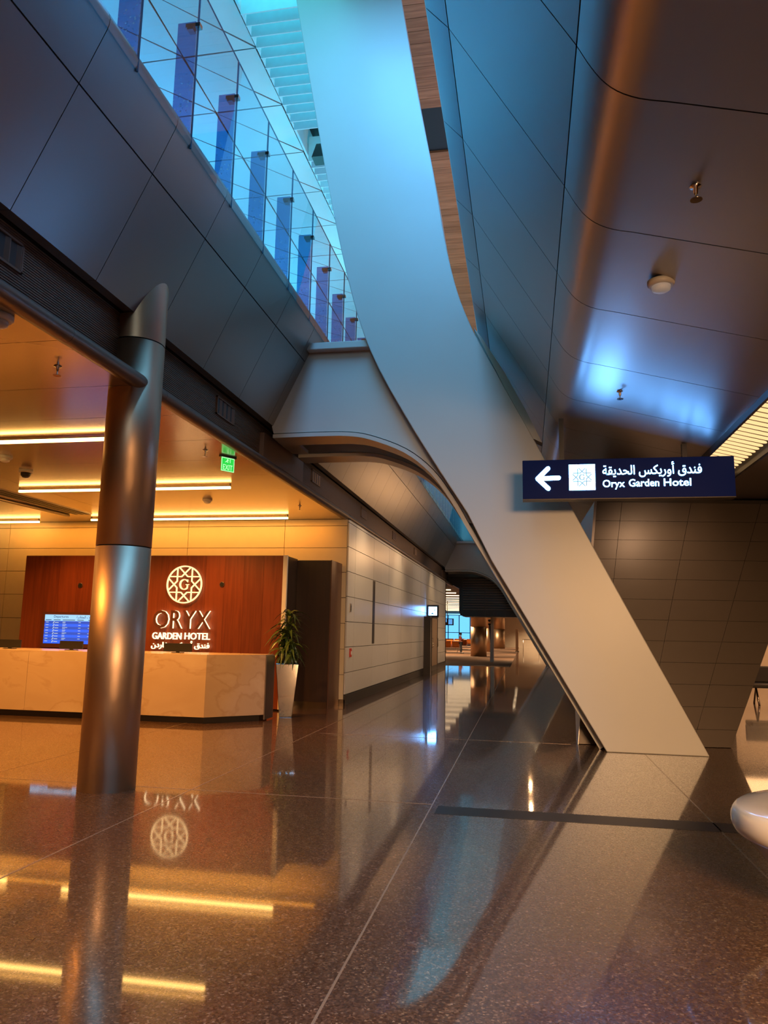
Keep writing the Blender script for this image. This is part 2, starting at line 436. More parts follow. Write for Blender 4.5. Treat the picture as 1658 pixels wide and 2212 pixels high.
class MB:
    def __init__(self):
        self.bm = bmesh.new()
        self.mats = []
        self.mi = 0

    def use(self, m):
        if m not in self.mats:
            self.mats.append(m)
        self.mi = self.mats.index(m)
        return self

    def face(self, pts):
        vs_ = [self.bm.verts.new(p) for p in pts]
        f = self.bm.faces.new(vs_)
        f.material_index = self.mi
        return f

    def box(self, x0, x1, y0, y1, z0, z1):
        v = [self.bm.verts.new((x, y, z)) for x in (x0, x1) for y in (y0, y1) for z in (z0, z1)]
        for q in ((0, 1, 3, 2), (4, 6, 7, 5), (0, 4, 5, 1), (2, 3, 7, 6), (0, 2, 6, 4), (1, 5, 7, 3)):
            f = self.bm.faces.new([v[i] for i in q])
            f.material_index = self.mi
        return self

    def hull8(self, a, b):
        """box between two quads a (4 pts) and b (4 pts)"""
        va = [self.bm.verts.new(p) for p in a]
        vb = [self.bm.verts.new(p) for p in b]
        fs = [va[::-1], vb] + [[va[i], va[(i + 1) % len(va)], vb[(i + 1) % len(va)], vb[i]] for i in range(len(va))]
        for f in fs:
            self.bm.faces.new(f).material_index = self.mi
        return self

    def prism_y(self, poly, y0, y1):
        """polygon in x,z extruded along y"""
        return self.hull8([(x, y0, z) for x, z in poly], [(x, y1, z) for x, z in poly])

    def prism_z(self, poly, z0, z1):
        return self.hull8([(x, y, z0) for x, y in poly], [(x, y, z1) for x, y in poly])

    def prism_x(self, poly, x0, x1):
        return self.hull8([(x0, y, z) for y, z in poly], [(x1, y, z) for y, z in poly])

    def tube(self, pts, r, n=10):
        pts = [Vector(p) for p in pts]
        rs = r if isinstance(r, (list, tuple)) else [r] * len(pts)
        rings = []
        for i, p in enumerate(pts):
            d = (pts[min(i + 1, len(pts) - 1)] - pts[max(i - 1, 0)]).normalized()
            a = d.orthogonal().normalized() if abs(d.z) > 0.99 else d.cross(Vector((0, 0, 1))).normalized()
            b = d.cross(a)
            rings.append([self.bm.verts.new(p + (a * math.cos(t) + b * math.sin(t)) * rs[i]) for t in [2 * PI * k / n for k in range(n)]])
        for r0, r1 in zip(rings, rings[1:]):
            for k in range(n):
                f = self.bm.faces.new([r0[k], r0[(k + 1) % n], r1[(k + 1) % n], r1[k]])
                f.material_index = self.mi
                f.smooth = True
        for rg in (rings[0][::-1], rings[-1]):
            self.bm.faces.new(rg).material_index = self.mi
        return self

    def lathe(self, prof, n=24, c=(0, 0), sx=1.0, sy=1.0, smooth=True):
        rings = []
        for r, z in prof:
            rings.append([self.bm.verts.new((c[0] + sx * r * math.cos(2 * PI * k / n), c[1] + sy * r * math.sin(2 * PI * k / n), z)) for k in range(n)])
        for r0, r1 in zip(rings, rings[1:]):
            for k in range(n):
                f = self.bm.faces.new([r0[k], r0[(k + 1) % n], r1[(k + 1) % n], r1[k]])
                f.material_index = self.mi
                f.smooth = smooth
        for rg in (rings[0][::-1], rings[-1]):
            self.bm.faces.new(rg).material_index = self.mi
        return self

    def sheet(self, prof, y0, y1, t, smooth=False):
        """open x,z profile given thickness t (to the left of its direction) and swept y0..y1"""
        n = len(prof)
        P = [Vector(p) for p in prof]
        off = []
        for i in range(n):
            d = (P[min(i + 1, n - 1)] - P[max(i - 1, 0)]).normalized()
            off.append(P[i] + Vector((-d.y, d.x)) * t)
        A0 = [self.bm.verts.new((p.x, y0, p.y)) for p in P]
        A1 = [self.bm.verts.new((p.x, y1, p.y)) for p in P]
        B0 = [self.bm.verts.new((p.x, y0, p.y)) for p in off]
        B1 = [self.bm.verts.new((p.x, y1, p.y)) for p in off]
        uv = self.bm.loops.layers.uv.get('brush') or self.bm.loops.layers.uv.new('brush')
        arc = [0.0]
        for p, q in zip(P, P[1:]):
            arc.append(arc[-1] + (q - p).length)
        for i in range(n - 1):
            f = self.bm.faces.new([A0[i], A0[i + 1], A1[i + 1], A1[i]])
            for lp, c in zip(f.loops, ((arc[i], 0), (arc[i + 1], 0), (arc[i + 1], 1), (arc[i], 1))):
                lp[uv].uv = c
            f.smooth = smooth
            f.material_index = self.mi
            f = self.bm.faces.new([B0[i], B1[i], B1[i + 1], B0[i + 1]])
            f.smooth = smooth
            f.material_index = self.mi
            for q in ([A0[i], B0[i], B0[i + 1], A0[i + 1]], [A1[i], A1[i + 1], B1[i + 1], B1[i]]):
                self.bm.faces.new(q).material_index = self.mi
        self.bm.faces.new([A0[0], A1[0], B1[0], B0[0]]).material_index = self.mi
        self.bm.faces.new([A0[-1], B0[-1], B1[-1], A1[-1]]).material_index = self.mi
        # hard edges where the sheet turns into its rim
        for e in self.bm.edges:
            if len(e.link_faces) == 2 and e.link_faces[0].smooth != e.link_faces[1].smooth:
                e.smooth = False
        return self

    def mesh(self, name, mat=None):
        bmesh.ops.recalc_face_normals(self.bm, faces=self.bm.faces)
        me = bpy.data.meshes.new(name)
        self.bm.to_mesh(me)
        self.bm.free()
        for m in (self.mats or [mat]):
            me.materials.append(m if not isinstance(m, str) else M[m])
        return me

    def build(self, name, mat=None, parent=None, loc=None, bevel=0.0, world=False):
        me = self.mesh(name, M[mat] if isinstance(mat, str) else mat)
        return put(name, me, parent, loc, bevel, world)


def put(name, me, parent=None, loc=None, bevel=0.0, world=False):
    o = bpy.data.objects.new(name, me)
    COL.objects.link(o)
    if parent:
        o.parent = parent
        if world:      # coordinates were given in the world's frame
            o.location = -parent.location + Vector(loc or (0, 0, 0))
        elif loc:
            o.location = loc
    elif loc:
        o.location = loc
    if bevel:
        b = o.modifiers.new('bevel', 'BEVEL')
        b.width = bevel
        b.segments = 2
        b.limit_method = 'ANGLE'
    return o


def empty(name, loc=(0, 0, 0), label=None, cat=None, group=None, kind=None):
    o = bpy.data.objects.new(name, None)
    COL.objects.link(o)
    o.location = loc
    o.empty_display_size = 0.1
    return tag(o, label, cat, group, kind)


def catmull(P, n=5):
    out = []
    for i in range(len(P) - 1):
        p0, p1, p2, p3 = P[max(i - 1, 0)], P[i], P[i + 1], P[min(i + 2, len(P) - 1)]
        for k in range(n):
            t = k / n
            out.append(tuple(0.5 * (2 * b + (c - a) * t + (2 * a - 5 * b + 4 * c - d) * t * t + (3 * b - a - 3 * c + d) * t ** 3)
                             for a, b, c, d in zip(p0, p1, p2, p3)))
    out.append(tuple(P[-1]))
    return out


ARABIC = {  # letter -> presentation forms (isolated, final, initial, medial)
    'ا': 'ﺍﺎ', 'أ': 'ﺃﺄ', 'ب': 'ﺏﺐﺑﺒ', 'ة': 'ﺓﺔ', 'ت': 'ﺕﺖﺗﺘ', 'ح': 'ﺡﺢﺣﺤ', 'د': 'ﺩﺪ', 'ر': 'ﺭﺮ', 'س': 'ﺱﺲﺳﺴ',
    'غ': 'ﻍﻎﻏﻐ', 'ف': 'ﻑﻒﻓﻔ', 'ق': 'ﻕﻖﻗﻘ', 'ك': 'ﻙﻚﻛﻜ', 'ل': 'ﻝﻞﻟﻠ', 'م': 'ﻡﻢﻣﻤ', 'ن': 'ﻥﻦﻧﻨ', 'و': 'ﻭﻮ', 'ي': 'ﻱﻲﻳﻴ'}


def shape(word):
    out = []
    for i, ch in enumerate(word):
        if ch not in ARABIC:
            out.append(ch)
            continue
        prev = i > 0 and word[i - 1] in ARABIC and len(ARABIC[word[i - 1]]) == 4
        nxt = i < len(word) - 1 and word[i + 1] in ARABIC
        f = ARABIC[ch]
        if len(f) == 2:
            out.append(f[1] if prev else f[0])
        else:
            out.append(f[3] if prev and nxt else f[1] if prev else f[2] if nxt else f[0])
    return ''.join(reversed(out))


def text_mesh(s, x0, x1, z0, z1, depth, mats, res=3, keep=False, offset=0.0):
    """raised lettering filling the box x0..x1, z0..z1 in the xz plane, facing -y, back at y=0"""
    cu = bpy.data.curves.new('lettering', 'FONT')
    cu.body = s
    cu.resolution_u = res
    cu.extrude = 0.5
    cu.offset = offset
    o = bpy.data.objects.new('lettering', cu)
    COL.objects.link(o)
    dg = bpy.context.evaluated_depsgraph_get()
    dg.update()
    me = bpy.data.meshes.new_from_object(o.evaluated_get(dg))
    bpy.data.objects.remove(o)
    bpy.data.curves.remove(cu)
    xs = [v.co.x for v in me.vertices]
    ys = [v.co.y for v in me.vertices]
    a, b, c, d = min(xs), max(xs), min(ys), max(ys)
    sx = (x1 - x0) / (b - a)
    sz = (z1 - z0) / (d - c)
    for v in me.vertices:
        x, y, z = v.co
        v.co = (x0 + (x - a) * sx, -(z + 0.5) * depth, z0 + (y - c) * sz)
    me.materials.clear()
    for m in mats:
        me.materials.append(M[m])
    if len(mats) > 1:
        for p in me.polygons:
            p.material_index = 0 if p.normal.y < -0.7 else 1
    me.update()
    return me


# ================================================================== SETTING
# ---- floor
floor = tag(MB().box(-16, 16, -9, 112, -0.2, 0).build('floor', 'terrazzo'), 'polished brown terrazzo floor', kind='structure')
def on_floor(name, x0, x1, y0, y1, mat, h=0.0015):
    return MB().box(x0, x1, y0, y1, 0.0, h).build(name, mat, floor)
for x in (-0.825, 1.487, -3.1, -5.33):
    on_floor('divider_strip', x - 0.006, x + 0.006, -8, 33 if x < 0 else 40, 'strip_line')
on_floor('divider_strip', -14, -0.83, 6.90, 6.912, 'strip_line')
on_floor('divider_strip', -3.0, 0.6, 11.06, 11.072, 'strip_line')
on_floor('divider_strip', -14, -3.05, 11.60, 11.645, 'kick')
on_floor('expansion_strip', -0.77, 9.0, 6.56, 6.86, 'dark_strip')
tag(MB().box(-16, -0.72, 35.1, 88, 0.0, 0.004).build('floor_carpet', 'carpet'), 'brown streaked lounge carpet', kind='structure')

# ---- left gallery fascia: profile in x,z
LOW, JNT, NOS = (-3.815, 4.61), (-3.333, 5.62), (-3.135, 6.05)
NOSE = [NOS, (-3.118, 6.10), (-3.112, 6.15), (-3.125, 6.20), (-3.17, 6.235), (-3.26, 6.25)]
fascia = empty('trim_1', (0, 0, 0), 'grey metal panelled fascia under the glass gallery', kind='structure')
back = [(-3.99, 4.66), (-3.85, 4.66), (-3.375, 5.63), (-3.19, 6.04), (-3.19, 6.18), (-3.3, 6.21)]
MB().sheet(back, -6, 38.6, 0.05).build('backing', 'joint', fascia)
step = 1.17
lo_me = MB().sheet([(LOW[0] - 0.12, LOW[1] + 0.012), LOW, (JNT[0] - 0.003, JNT[1] - 0.006)], 0.004, step - 0.004, 0.02).mesh('panel', M['panel'])
up_me = MB().sheet([(JNT[0] + 0.003, JNT[1] + 0.006)] + NOSE, 0.004, step - 0.004, 0.02, True).mesh('panel', M['panel'])
k = -9
while 4.65 + k * step < 37.5:
    y = 4.65 + k * step
    put('panel', lo_me, fascia, (0, y, 0))
    put('panel', up_me, fascia, (0, y, 0))
    k += 1

# ---- bronze grille strip, bullnose and shadow gap below the fascia
strip = empty('trim_2', (0, 0, 0), 'ribbed bronze grille strip above the lobby ceiling', kind='structure')
MB().box(-4.06, -3.99, -6, 38.6, 3.88, 4.66).build('backing', 'joint', strip)
ribs = MB()
z = 3.98
while z < 4.61:
    ribs.box(-3.99, -3.97, -6, 38.6, z, z + 0.014)
    z += 0.022
tag(ribs.build('grille_rib', 'grille', strip), kind='stuff')
VENTS = (0.30, 4.72, 9.24, 13.74, 18.16, 22.66, 27.2, 31.7)
bn = []
for i in range(13):
    a = -PI * 0.62 + i * (PI * 1.24) / 12
    bn.append((-3.745 + 0.075 * math.cos(a), 3.905 + 0.075 * math.sin(a)))
bn = [(-3.80, 3.84)] + bn + [(-3.97, 3.965)]
for k in range(-4, 21):
    y0 = 5.36 + (k - 1) * 1.67
    MB().sheet(bn, y0 + 0.002, y0 + 1.668, 0.012, True).build('bullnose', 'bullnose', strip)

# ---- lobby ceiling
ceil = empty('ceiling', (0, 0, 0), 'amber lit satin metal lobby ceiling', kind='structure')
MB().box(-14, -3.80, -6, 15.40, 3.862, 3.95).build('backing', 'joint', ceil)
ys = [-6, -3.5, -1.1, 1.05, 3.1, 4.2, 5.33, 6.48, 7.52, 8.62, 9.70, 10.75, 11.87, 12.92, 14.1, 15.38]
for y0, y1 in zip(ys, ys[1:]):
    for x0, x1 in ((-14, -8.35), (-8.35, -3.752)):
        MB().box(x0 + 0.004, x1 - 0.004, y0 + 0.004, y1 - 0.004, 3.84, 3.86).build('panel', 'lobby_ceiling', ceil)

# ---- lobby back wall of cream panels
wb = empty('wall_back', (0, 0, 0), 'cream panelled wall behind the reception', kind='structure')
MB().box(-14, -3.68, 15.40, 15.6, 0, 3.95).build('backing', 'joint', wb)
zs = [0.1, 0.60, 1.12, 1.65, 2.18, 2.71, 3.23, 3.70, 3.84]
xs = [-14, -11.72, -9.5, -7.30, -5.08, -3.695]
for x0, x1 in zip(xs, xs[1:]):
    for z0, z1 in zip(zs, zs[1:]):
        MB().box(x0 + 0.005, x1 - 0.005, 15.36, 15.40, z0 + 0.005, z1 - 0.005).build('panel', 'amber_panel', wb)
MB().box(-14, -3.665, 15.37, 15.40, 0, 0.1).build('skirting', 'kick', wb)

# ---- corridor tile wall
wl = empty('wall_left', (0, 0, 0), 'pale grey tiled corridor wall', kind='structure')
MB().box(-3.9, -3.69, 15.42, 35.0, 0, 3.84).build('backing', 'joint', wl)
zs = [0.2, 0.64, 1.16, 1.685, 2.21, 2.735, 3.255, 3.77, 3.835]
ycol = [15.36, 16.04, 18.08, 20.2, 22.35, 24.5, 26.62, 28.75, 30.9, 33.0, 35.0]
for y0, y1 in zip(ycol, ycol[1:]):
    for z0, z1 in zip(zs, zs[1:]):
        MB().box(-3.69, -3.66, y0 + 0.006, y1 - 0.006, z0 + 0.006, z1 - 0.006).build('tile', 'tile', wl)
MB().box(-3.675, -3.655, 18.02, 18.30, 1.2, 2.72).build('slot_cover', 'darkmetal', wl)
tag(MB().box(-3.69, -3.63, 15.37, 35.0, 0, 0.19).build('baseboard_left', 'darkmetal'), 'dark metal skirting of the tiled wall', kind='structure')
tag(MB().box(-3.9, -3.64, 35.0, 35.06, 0, 3.9).build('trim_3', 'darkmetal'), 'dark end trim of the tiled wall', kind='structure')

# ---- right gallery fascia and sloping soffit
R_SIL, R_A, R_B = (-0.70, 6.20), (-0.52, 5.98), (0.30, 4.61)
right_f = empty('trim_4', (0, 0, 0), 'metal panelled fascia and soffit of the right gallery', kind='structure')
rb_back = [(2.24, 3.86), (0.78, 4.27), (0.55, 4.33), (0.36, 4.63), (-0.47, 6.0), (-0.66, 6.22), (-0.5, 6.26)]
MB().sheet(rb_back[::-1], -6, 38.6, 0.04).build('backing', 'joint', right_f)
def soffit_z(x):
    return 4.222 - 0.27 * (x - 0.75)
rstep = 1.295
top_prof = [(-0.45, 6.27), (-0.62, 6.262), (-0.685, 6.235), R_SIL, (-0.69, 6.175), (R_A[0] - 0.004, R_A[1] + 0.006)]
mid_prof = [(R_A[0] + 0.004, R_A[1] - 0.006), (R_B[0] - 0.003, R_B[1] + 0.006)]
low_prof = [(R_B[0] + 0.003, R_B[1] - 0.006)] + catmull([(0.355, 4.50), (0.42, 4.395), (0.50, 4.315), (0.61, 4.258), (0.75, 4.222)], 3) + [(2.26, soffit_z(2.26))]
r_mes = [MB().sheet(p, 0.005, rstep - 0.005, 0.02, True).mesh('panel', M['soffit']) for p in (top_prof, low_prof)]
r_mes.append(MB().sheet(mid_prof, 0.005, rstep - 0.005, 0.02).mesh('panel', M['soffit']))
k = -8
while 4.98 + k * rstep < 37.5:
    for me in r_mes:
        put('panel', me, right_f, (0, 4.98 + k * rstep, 0))
    k += 1
# beyond the light slot the soffit runs level to the side hall
MB().box(2.80, 16, -9, 14.0, 3.62, 3.75).build('level_soffit', 'soffit', right_f)
MB().box(2.26, 2.80, 10.85, 38, 3.74, 3.80).build('slot_closure', 'soffit', right_f)
MB().box(2.80, 3.6, 14.0, 38, 3.62, 3.75).build('level_soffit', 'soffit', right_f)

# ---- upper level: floor slab, walls, ceiling
tag(MB().box(-14, -3.2, -6, 38.6, 6.0, 6.17).build('floor_gallery', 'gallery_wall'), 'floor slab of the upper gallery', kind='structure')
tag(MB().box(-14.2, -14, -6, 38.6, 6.0, 12.6).build('wall_gallery_left', 'gallery_wall'), 'rear wall of the upper gallery', kind='structure')
tag(MB().box(-0.45, 8, -6, 38.6, 6.02, 6.17).build('floor_gallery_right', 'gallery_wall'), 'floor slab of the right gallery', kind='structure')
tag(MB().box(3.5, 3.7, -9, 38.6, 6.17, 12.6).build('wall_gallery_right', 'gallery_wall'), 'rear wall of the right gallery', kind='structure')
cu_ = empty('ceiling_upper', (0, 0, 0), 'upper ceiling of grey triangular panels', kind='structure')
MB().box(-14, -4.95, -6, 38.6, 12.54, 12.7).build('backing', 'joint', cu_)
cw, cl = 1.5, 1.6
tri = [MB().prism_z([(0.012, 0.03), (cw - 0.03, 0.012), (cw - 0.012, cl - 0.05)], 0, 0.03).mesh('panel', M['gallery']),
       MB().prism_z([(0.012, 0.05), (cw - 0.03, cl - 0.012), (0.012, cl - 0.012)], 0, 0.03).mesh('panel', M['gallery'])]
for i in range(6):
    for j in range(-1, 21):
        for me in tri:
            put('panel', me, cu_, (-13.95 + i * cw, 4.1 + j * cl, 12.5))
cwood = empty('ceiling_wood', (0, 0, 0), 'walnut plank ceiling above the void', kind='structure')
MB().box(-2.95, 3.6, -6, 38.6, 12.56, 12.7).build('backing', 'joint', cwood)
y = 5.0
while y < 38.0:
    if not (14.3 < y + 0.2 < 16.0):
        MB().box(-2.95, 3.4, y, y + 0.292, 12.5, 12.55).build('plank', 'plank', cwood)
    y += 0.3
# slot between the two skylights
tag(MB().box(-4.95, 3.6, 14.45, 16.0, 13.2, 13.3).build('ceiling_slot', 'black'), 'dark slot across the upper ceiling', kind='structure')
MB().box(-4.95, -4.90, -6, 38.6, 12.5, 13.6).build('skylight_cheek', 'fin', cu_)
MB().box(-2.98, -2.95, -6, 38.6, 12.5, 13.6).build('skylight_cheek', 'fin', cu_)
# lit skylights
for n, (y0, y1) in enumerate(((2.0, 14.4), (15.2, 37.5))):
    w = empty('window_%d' % (n + 1), (0, 0, 0), 'lit skylight above white baffles', kind='structure')
    MB().box(-4.9, -2.98, y0, y1, 13.6, 13.65).build('pane', 'skylight', w)
# white baffles
def baffles(y0, y1, label):
    t = empty('skylight_baffle', (0, 0, 0), label, 'baffle')
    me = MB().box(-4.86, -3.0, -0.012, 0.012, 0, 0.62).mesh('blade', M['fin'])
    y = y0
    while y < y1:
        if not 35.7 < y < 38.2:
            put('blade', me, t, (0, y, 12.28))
        y += 0.2625
baffles(11.08, 14.3, 'bank of white skylight baffles glowing cyan, nearer the camera')
baffles(15.35, 37.0, 'bank of white skylight baffles beyond the dark ceiling slot')

# ---- outer shell that closes the concourse out of view
tag(MB().box(-16, 16, -9.2, -9, 0, 14).build('wall_front', 'far_wall'), 'wall behind the viewer', kind='structure')
tag(MB().box(-14.2, -14, -9, 15.6, 0, 6).build('wall_lobby_left', 'amber_panel'), 'far left wall of the lobby', kind='structure')
tag(MB().box(16, 16.2, -9, 112, 0, 14).build('wall_side_hall', 'far_wall'), 'far wall of the side hall', kind='structure')
tag(MB().box(-16, 16, -9, 38.6, 13.7, 13.9).build('ceiling_roof', 'shell'), 'roof above the void', kind='structure')
tag(MB().box(-16, 16, 38.6, 38.8, 4.3, 13.9).build('wall_upper_end', 'gallery_wall'), 'upper wall that ends the void', kind='structure')
tag(MB().box(-16, 16, 38.8, 112, 4.25, 4.4).build('ceiling_lounge', 'shell'), 'dark brown ceiling of the far lounge', kind='structure')
tag(MB().box(-14.2, -14, 15.6, 112, 0, 4.3).build('wall_lounge_left', 'far_wall'), 'left wall of the far lounge', kind='structure')
tag(MB().box(-14, -3.9, 38.0, 38.2, 3.86, 6.1).build('wall_lounge_lintel', 'far_wall'), 'lintel above the lounge opening', kind='structure')
tag(MB().box(-2.7, 3.5, 84, 84.3, 0, 4.3).build('wall_far', 'far_wall'), 'beige end wall of the concourse', kind='structure')
tag(MB().box(3.4, 3.6, 14.5, 50, 0, 3.75).build('wall_corridor_near', 'pier'), 'brown right wall of the corridor', kind='structure')
tag(MB().box(3.4, 3.6, 50, 98, 0, 3.75).build('wall_corridor_right', 'far_wall'), 'right wall of the far concourse', kind='structure')
tag(MB().box(3.6, 16, 30, 30.2, 0, 4.3).build('wall_hall_end', 'far_wall'), 'end wall of the side hall', kind='structure')

# ---- leaning brown pier on the right (front plane leans back one in five)
pier = empty('wall_right', (0, 0, 0), 'leaning brown panelled pier behind the white leg', kind='structure')
def pf(s, z, d=0.0):
    """point on the pier's front plane: s 0..1 from its left to its right edge"""
    xl, xr = 0.70 + 0.114 * z, 2.76 + 0.467 * z
    x = xl + (xr - xl) * s
    return (x + 0.02 * d, 11.1 + (x - 0.70) * 0.1456 + 0.2 * z + d, z)
rows = [0.005, 0.235] + [0.235 + 0.3005 * i for i in range(1, 12)]
cols = [0, 0.115, 0.43, 0.745, 1.0]
MB().hull8([pf(0, 0, 0.03), pf(1, 0, 0.03), pf(1, 3.6, 0.03), pf(0, 3.6, 0.03)],
           [pf(0, 0, 0.5), pf(1, 0, 0.5), pf(1, 3.6, 3.0), (1.0, 17.5, 3.6)]).build('core', 'pier_joint', pier)
for z0, z1 in zip(rows, rows[1:]):
    for s0, s1 in zip(cols, cols[1:]):
        a, b, g = s0 + 0.0009, s1 - 0.0009, 0.0022
        MB().hull8([pf(a, z0 + g), pf(b, z0 + g), pf(b, z1 - g), pf(a, z1 - g)],
                   [pf(a, z0 + g, 0.03), pf(b, z0 + g, 0.03), pf(b, z1 - g, 0.03), pf(a, z1 - g, 0.03)]).build('panel', 'pier', pier)
MB().hull8([pf(-0.004, 0), pf(-0.004, 0, 0.5), (0.99, 17.5, 3.6), pf(-0.003, 3.6)],
           [pf(0.0, 0), pf(0.0, 0, 0.5), (1.0, 17.5, 3.6), pf(0.0, 3.6)]).build('side_panel', 'soffit', pier)
MB().hull8([pf(-0.012, 2.2, -0.002), pf(-0.002, 2.2, -0.002), pf(-0.002, 3.58, -0.002), pf(-0.012, 3.58, -0.002)],
           [pf(-0.012, 2.2, 0.03), pf(-0.002, 2.2, 0.03), pf(-0.002, 3.58, 0.03), pf(-0.012, 3.58, 0.03)]).build('edge_trim', 'alu', pier)

# ================================================================== THINGS
# ---- white steel portals
right_side = [(2.28, 0.0), (1.48, 1.57), (0.68, 3.15), (-0.03, 4.55)] + catmull([(-0.70, 5.85), (-0.90, 6.36), (-1.04, 6.88), (-1.16, 7.5), (-1.285, 8.29), (-1.585, 9.92), (-1.87, 11.62), (-2.02, 12.5)], 4)
left_side = catmull([(-3.77, 12.5), (-3.64, 11.85), (-3.07, 8.85), (-2.635, 6.87), (-2.245, 5.65), (-1.60, 4.45), (-0.79, 3.166)], 4)
ledge = [(-0.46, 2.50), (1.0, 0.03)]
arch = catmull([(-3.80, 4.47), (-3.35, 4.475), (-2.98, 4.475), (-2.62, 4.465), (-2.26, 4.40), (-1.72, 4.18), (-1.31, 3.85), (-1.0, 3.42), (-0.79, 3.05)], 4)
blade_poly = right_side + left_side + [(-0.46, 2.50), (1.02, 0.0)]

def portal(y, label):
    t = empty('portal_frame', (0.6, 10.5, 0), label, 'structural frame')
    MB().prism_y(blade_poly, 10.5, 11.05).build('blade', 'paint', t, world=True, bevel=0.012)
    web = [(-3.83, 4.60), (-3.28, 5.76), (-2.2, 5.76), (-1.45, 4.45), (-0.70, 3.05)] + [(p[0], p[1] + 0.02) for p in arch[::-1]]
    MB().prism_y(web, 10.75, 11.02).build('bracket_web', 'paint', t, world=True)
    MB().box(-3.3, -2.15, 10.6, 12.5, 5.76, 5.87).build('cap_plate', 'paint', t, world=True, bevel=0.01)
    # the two curved bottom flanges, front and back of the slot
    MB().sheet([(p[0], p[1]) for p in arch] + ledge, 10.72, 11.22, -0.06, True).build('flange', 'paint', t, world=True)
    MB().sheet([(p[0], p[1]) for p in arch] + ledge, 12.05, 12.5, -0.06, True).build('flange', 'paint', t, world=True)
    rear = [(-3.8, 4.6), (-3.28, 5.76), (-1.2, 5.76), (0.68, 3.15), (2.27, 0), (1.03, 0), (-0.46, 2.50), (-0.74, 3.0)] + [(p[0], p[1] + 0.02) for p in arch[::-1]]
    MB().prism_y(rear, 12.1, 12.45).build('rear_web', 'paint', t, world=True)
    MB().box(-3.98, -3.62, 11.22, 12.05, 4.475, 4.53).build('slot_end', 'paint', t, world=True)
    MB().box(-3.97, -3.90, 10.62, 12.7, 3.99, 4.475).build('wall_plate', 'grille', t, world=True)
    right_br = [(-0.72, 6.02), (-0.60, 5.86), (-0.28, 5.32), (0.02, 4.74), (0.26, 4.22), (0.10, 4.30)]
    MB().prism_y(right_br, 10.72, 10.95).build('right_bracket', 'paint', t, world=True)
    t.location.y += y
    return t
portal(0, 'tall white steel portal leg beside the leaning brown pier')
portal(25.5, 'smaller looking white portal arch far down the corridor')

# ---- round steel column by the lobby edge
t = empty('steel_column', (-3.885, 6.763, 0), 'round brushed steel column at the edge of the lobby', 'column')
CR = 0.262
MB().lathe([(CR, 0.0), (CR, 2.262)], 48).build('lower_sleeve', 'steel', t)
MB().lathe([(CR, 2.274), (CR, 4.345)], 48).build('upper_sleeve', 'steel', t)
MB().lathe([(CR - 0.012, 2.25), (CR - 0.012, 4.37)], 32).build('joint_ring', 'joint', t)
mb = MB()
n = 48
r0 = [mb.bm.verts.new((CR * math.cos(2 * PI * i / n), CR * math.sin(2 * PI * i / n), 4.357)) for i in range(n)]
r1 = []
for i in range(n):
    x = CR * math.cos(2 * PI * i / n)
    wx = x - 3.885
    r1.append(mb.bm.verts.new((x, CR * math.sin(2 * PI * i / n), max(4.607, 4.61 + (wx - LOW[0]) * (JNT[1] - LOW[1]) / (JNT[0] - LOW[0]) + 0.004))))
for i in range(n):
    mb.bm.faces.new([r0[i], r0[(i + 1) % n], r1[(i + 1) % n], r1[i]]).smooth = True
mb.build('cut_top', 'steel', t)

# ---- glass balustrade with frit fins
t = empty('glass_balustrade', (-3.12, 5.0, 6.05), 'tall clear glass screen along the upper gallery edge', 'balustrade')
pane_me = MB().box(-0.006, 0.006, 0.006, 1.014, 0.0, 1.78).mesh('glass_panel', M['glass'])
edge_me = MB().box(-0.009, 0.009, -0.005, 0.005, 0, 1.78).box(-0.007, 0.007, 0.005, 1.014, 1.78, 1.785).mesh('glass_edge', M['glass_edge'])
fin_me = MB().box(-0.21, -0.02, -0.012, 0.012, 0.15, 1.38).mesh('glass_fin', M['fin_glass'])
clamp_me = MB().box(-0.12, 0.03, -0.03, 0.03, -0.02, 0.02).box(-0.10, -0.04, -0.035, 0.035, -0.05, -0.02).mesh('clamp', M['chrome'])
for k in range(-5, 32):
    y = k * 1.02 + 0.09
    pn = put('glass_panel', pane_me, t, (0, y, 0))
    put('glass_edge', edge_me, pn)
    put('glass_fin', fin_me, t, (0, y, 0))
    put('clamp', clamp_me, t, (0, y, 1.33))

# ---- overhead direction sign
t = empty('hanging_sign', (0, 9.6, 3.2), 'illuminated navy direction sign hanging in front of the white leg', 'sign')
MB().box(-0.02, 2.53, 0.0, 0.16, 0.0, 0.505).build('sign_box', 'sign_face', t, bevel=0.006)
MB().box(-0.02, 2.53, -0.004, 0.17, -0.012, 0.0).build('bottom_rail', 'darkmetal', t)
for x in (0.478, 1.97):
    MB().box(x - 0.03, x + 0.03, 0.05, 0.11, 0.505, soffit_z(max(x, 0.75)) - 3.2 + (0.04 if x < 0.75 else -0.005)).build('hanger', 'black', t)
ar = MB()
def bar2(mb, a, b, w, y0, y1, cap=6):
    """round-ended bar in the xz plane"""
    ax, az = a
    bx, bz = b
    ang = math.atan2(bz - az, bx - ax)
    pts = []
    for i in range(cap + 1):
        th = ang + PI / 2 + PI * i / cap
        pts.append((ax + w * math.cos(th), az + w * math.sin(th)))
    for i in range(cap + 1):
        th = ang - PI / 2 + PI * i / cap
        pts.append((bx + w * math.cos(th), bz + w * math.sin(th)))
    mb.prism_y(pts, y0, y1)
bar2(ar, (0.185, 0.262), (0.43, 0.268), 0.028, -0.007, 0.0)
bar2(ar, (0.170, 0.262), (0.30, 0.392), 0.028, -0.008, 0.0)
bar2(ar, (0.170, 0.262), (0.30, 0.132), 0.028, -0.009, 0.0)
ar.build('arrow', 'sign_white', t)
sq = MB().box(0.56, 0.88, -0.006, 0, 0.105, 0.435).build('pictogram_square', 'sign_white', t)

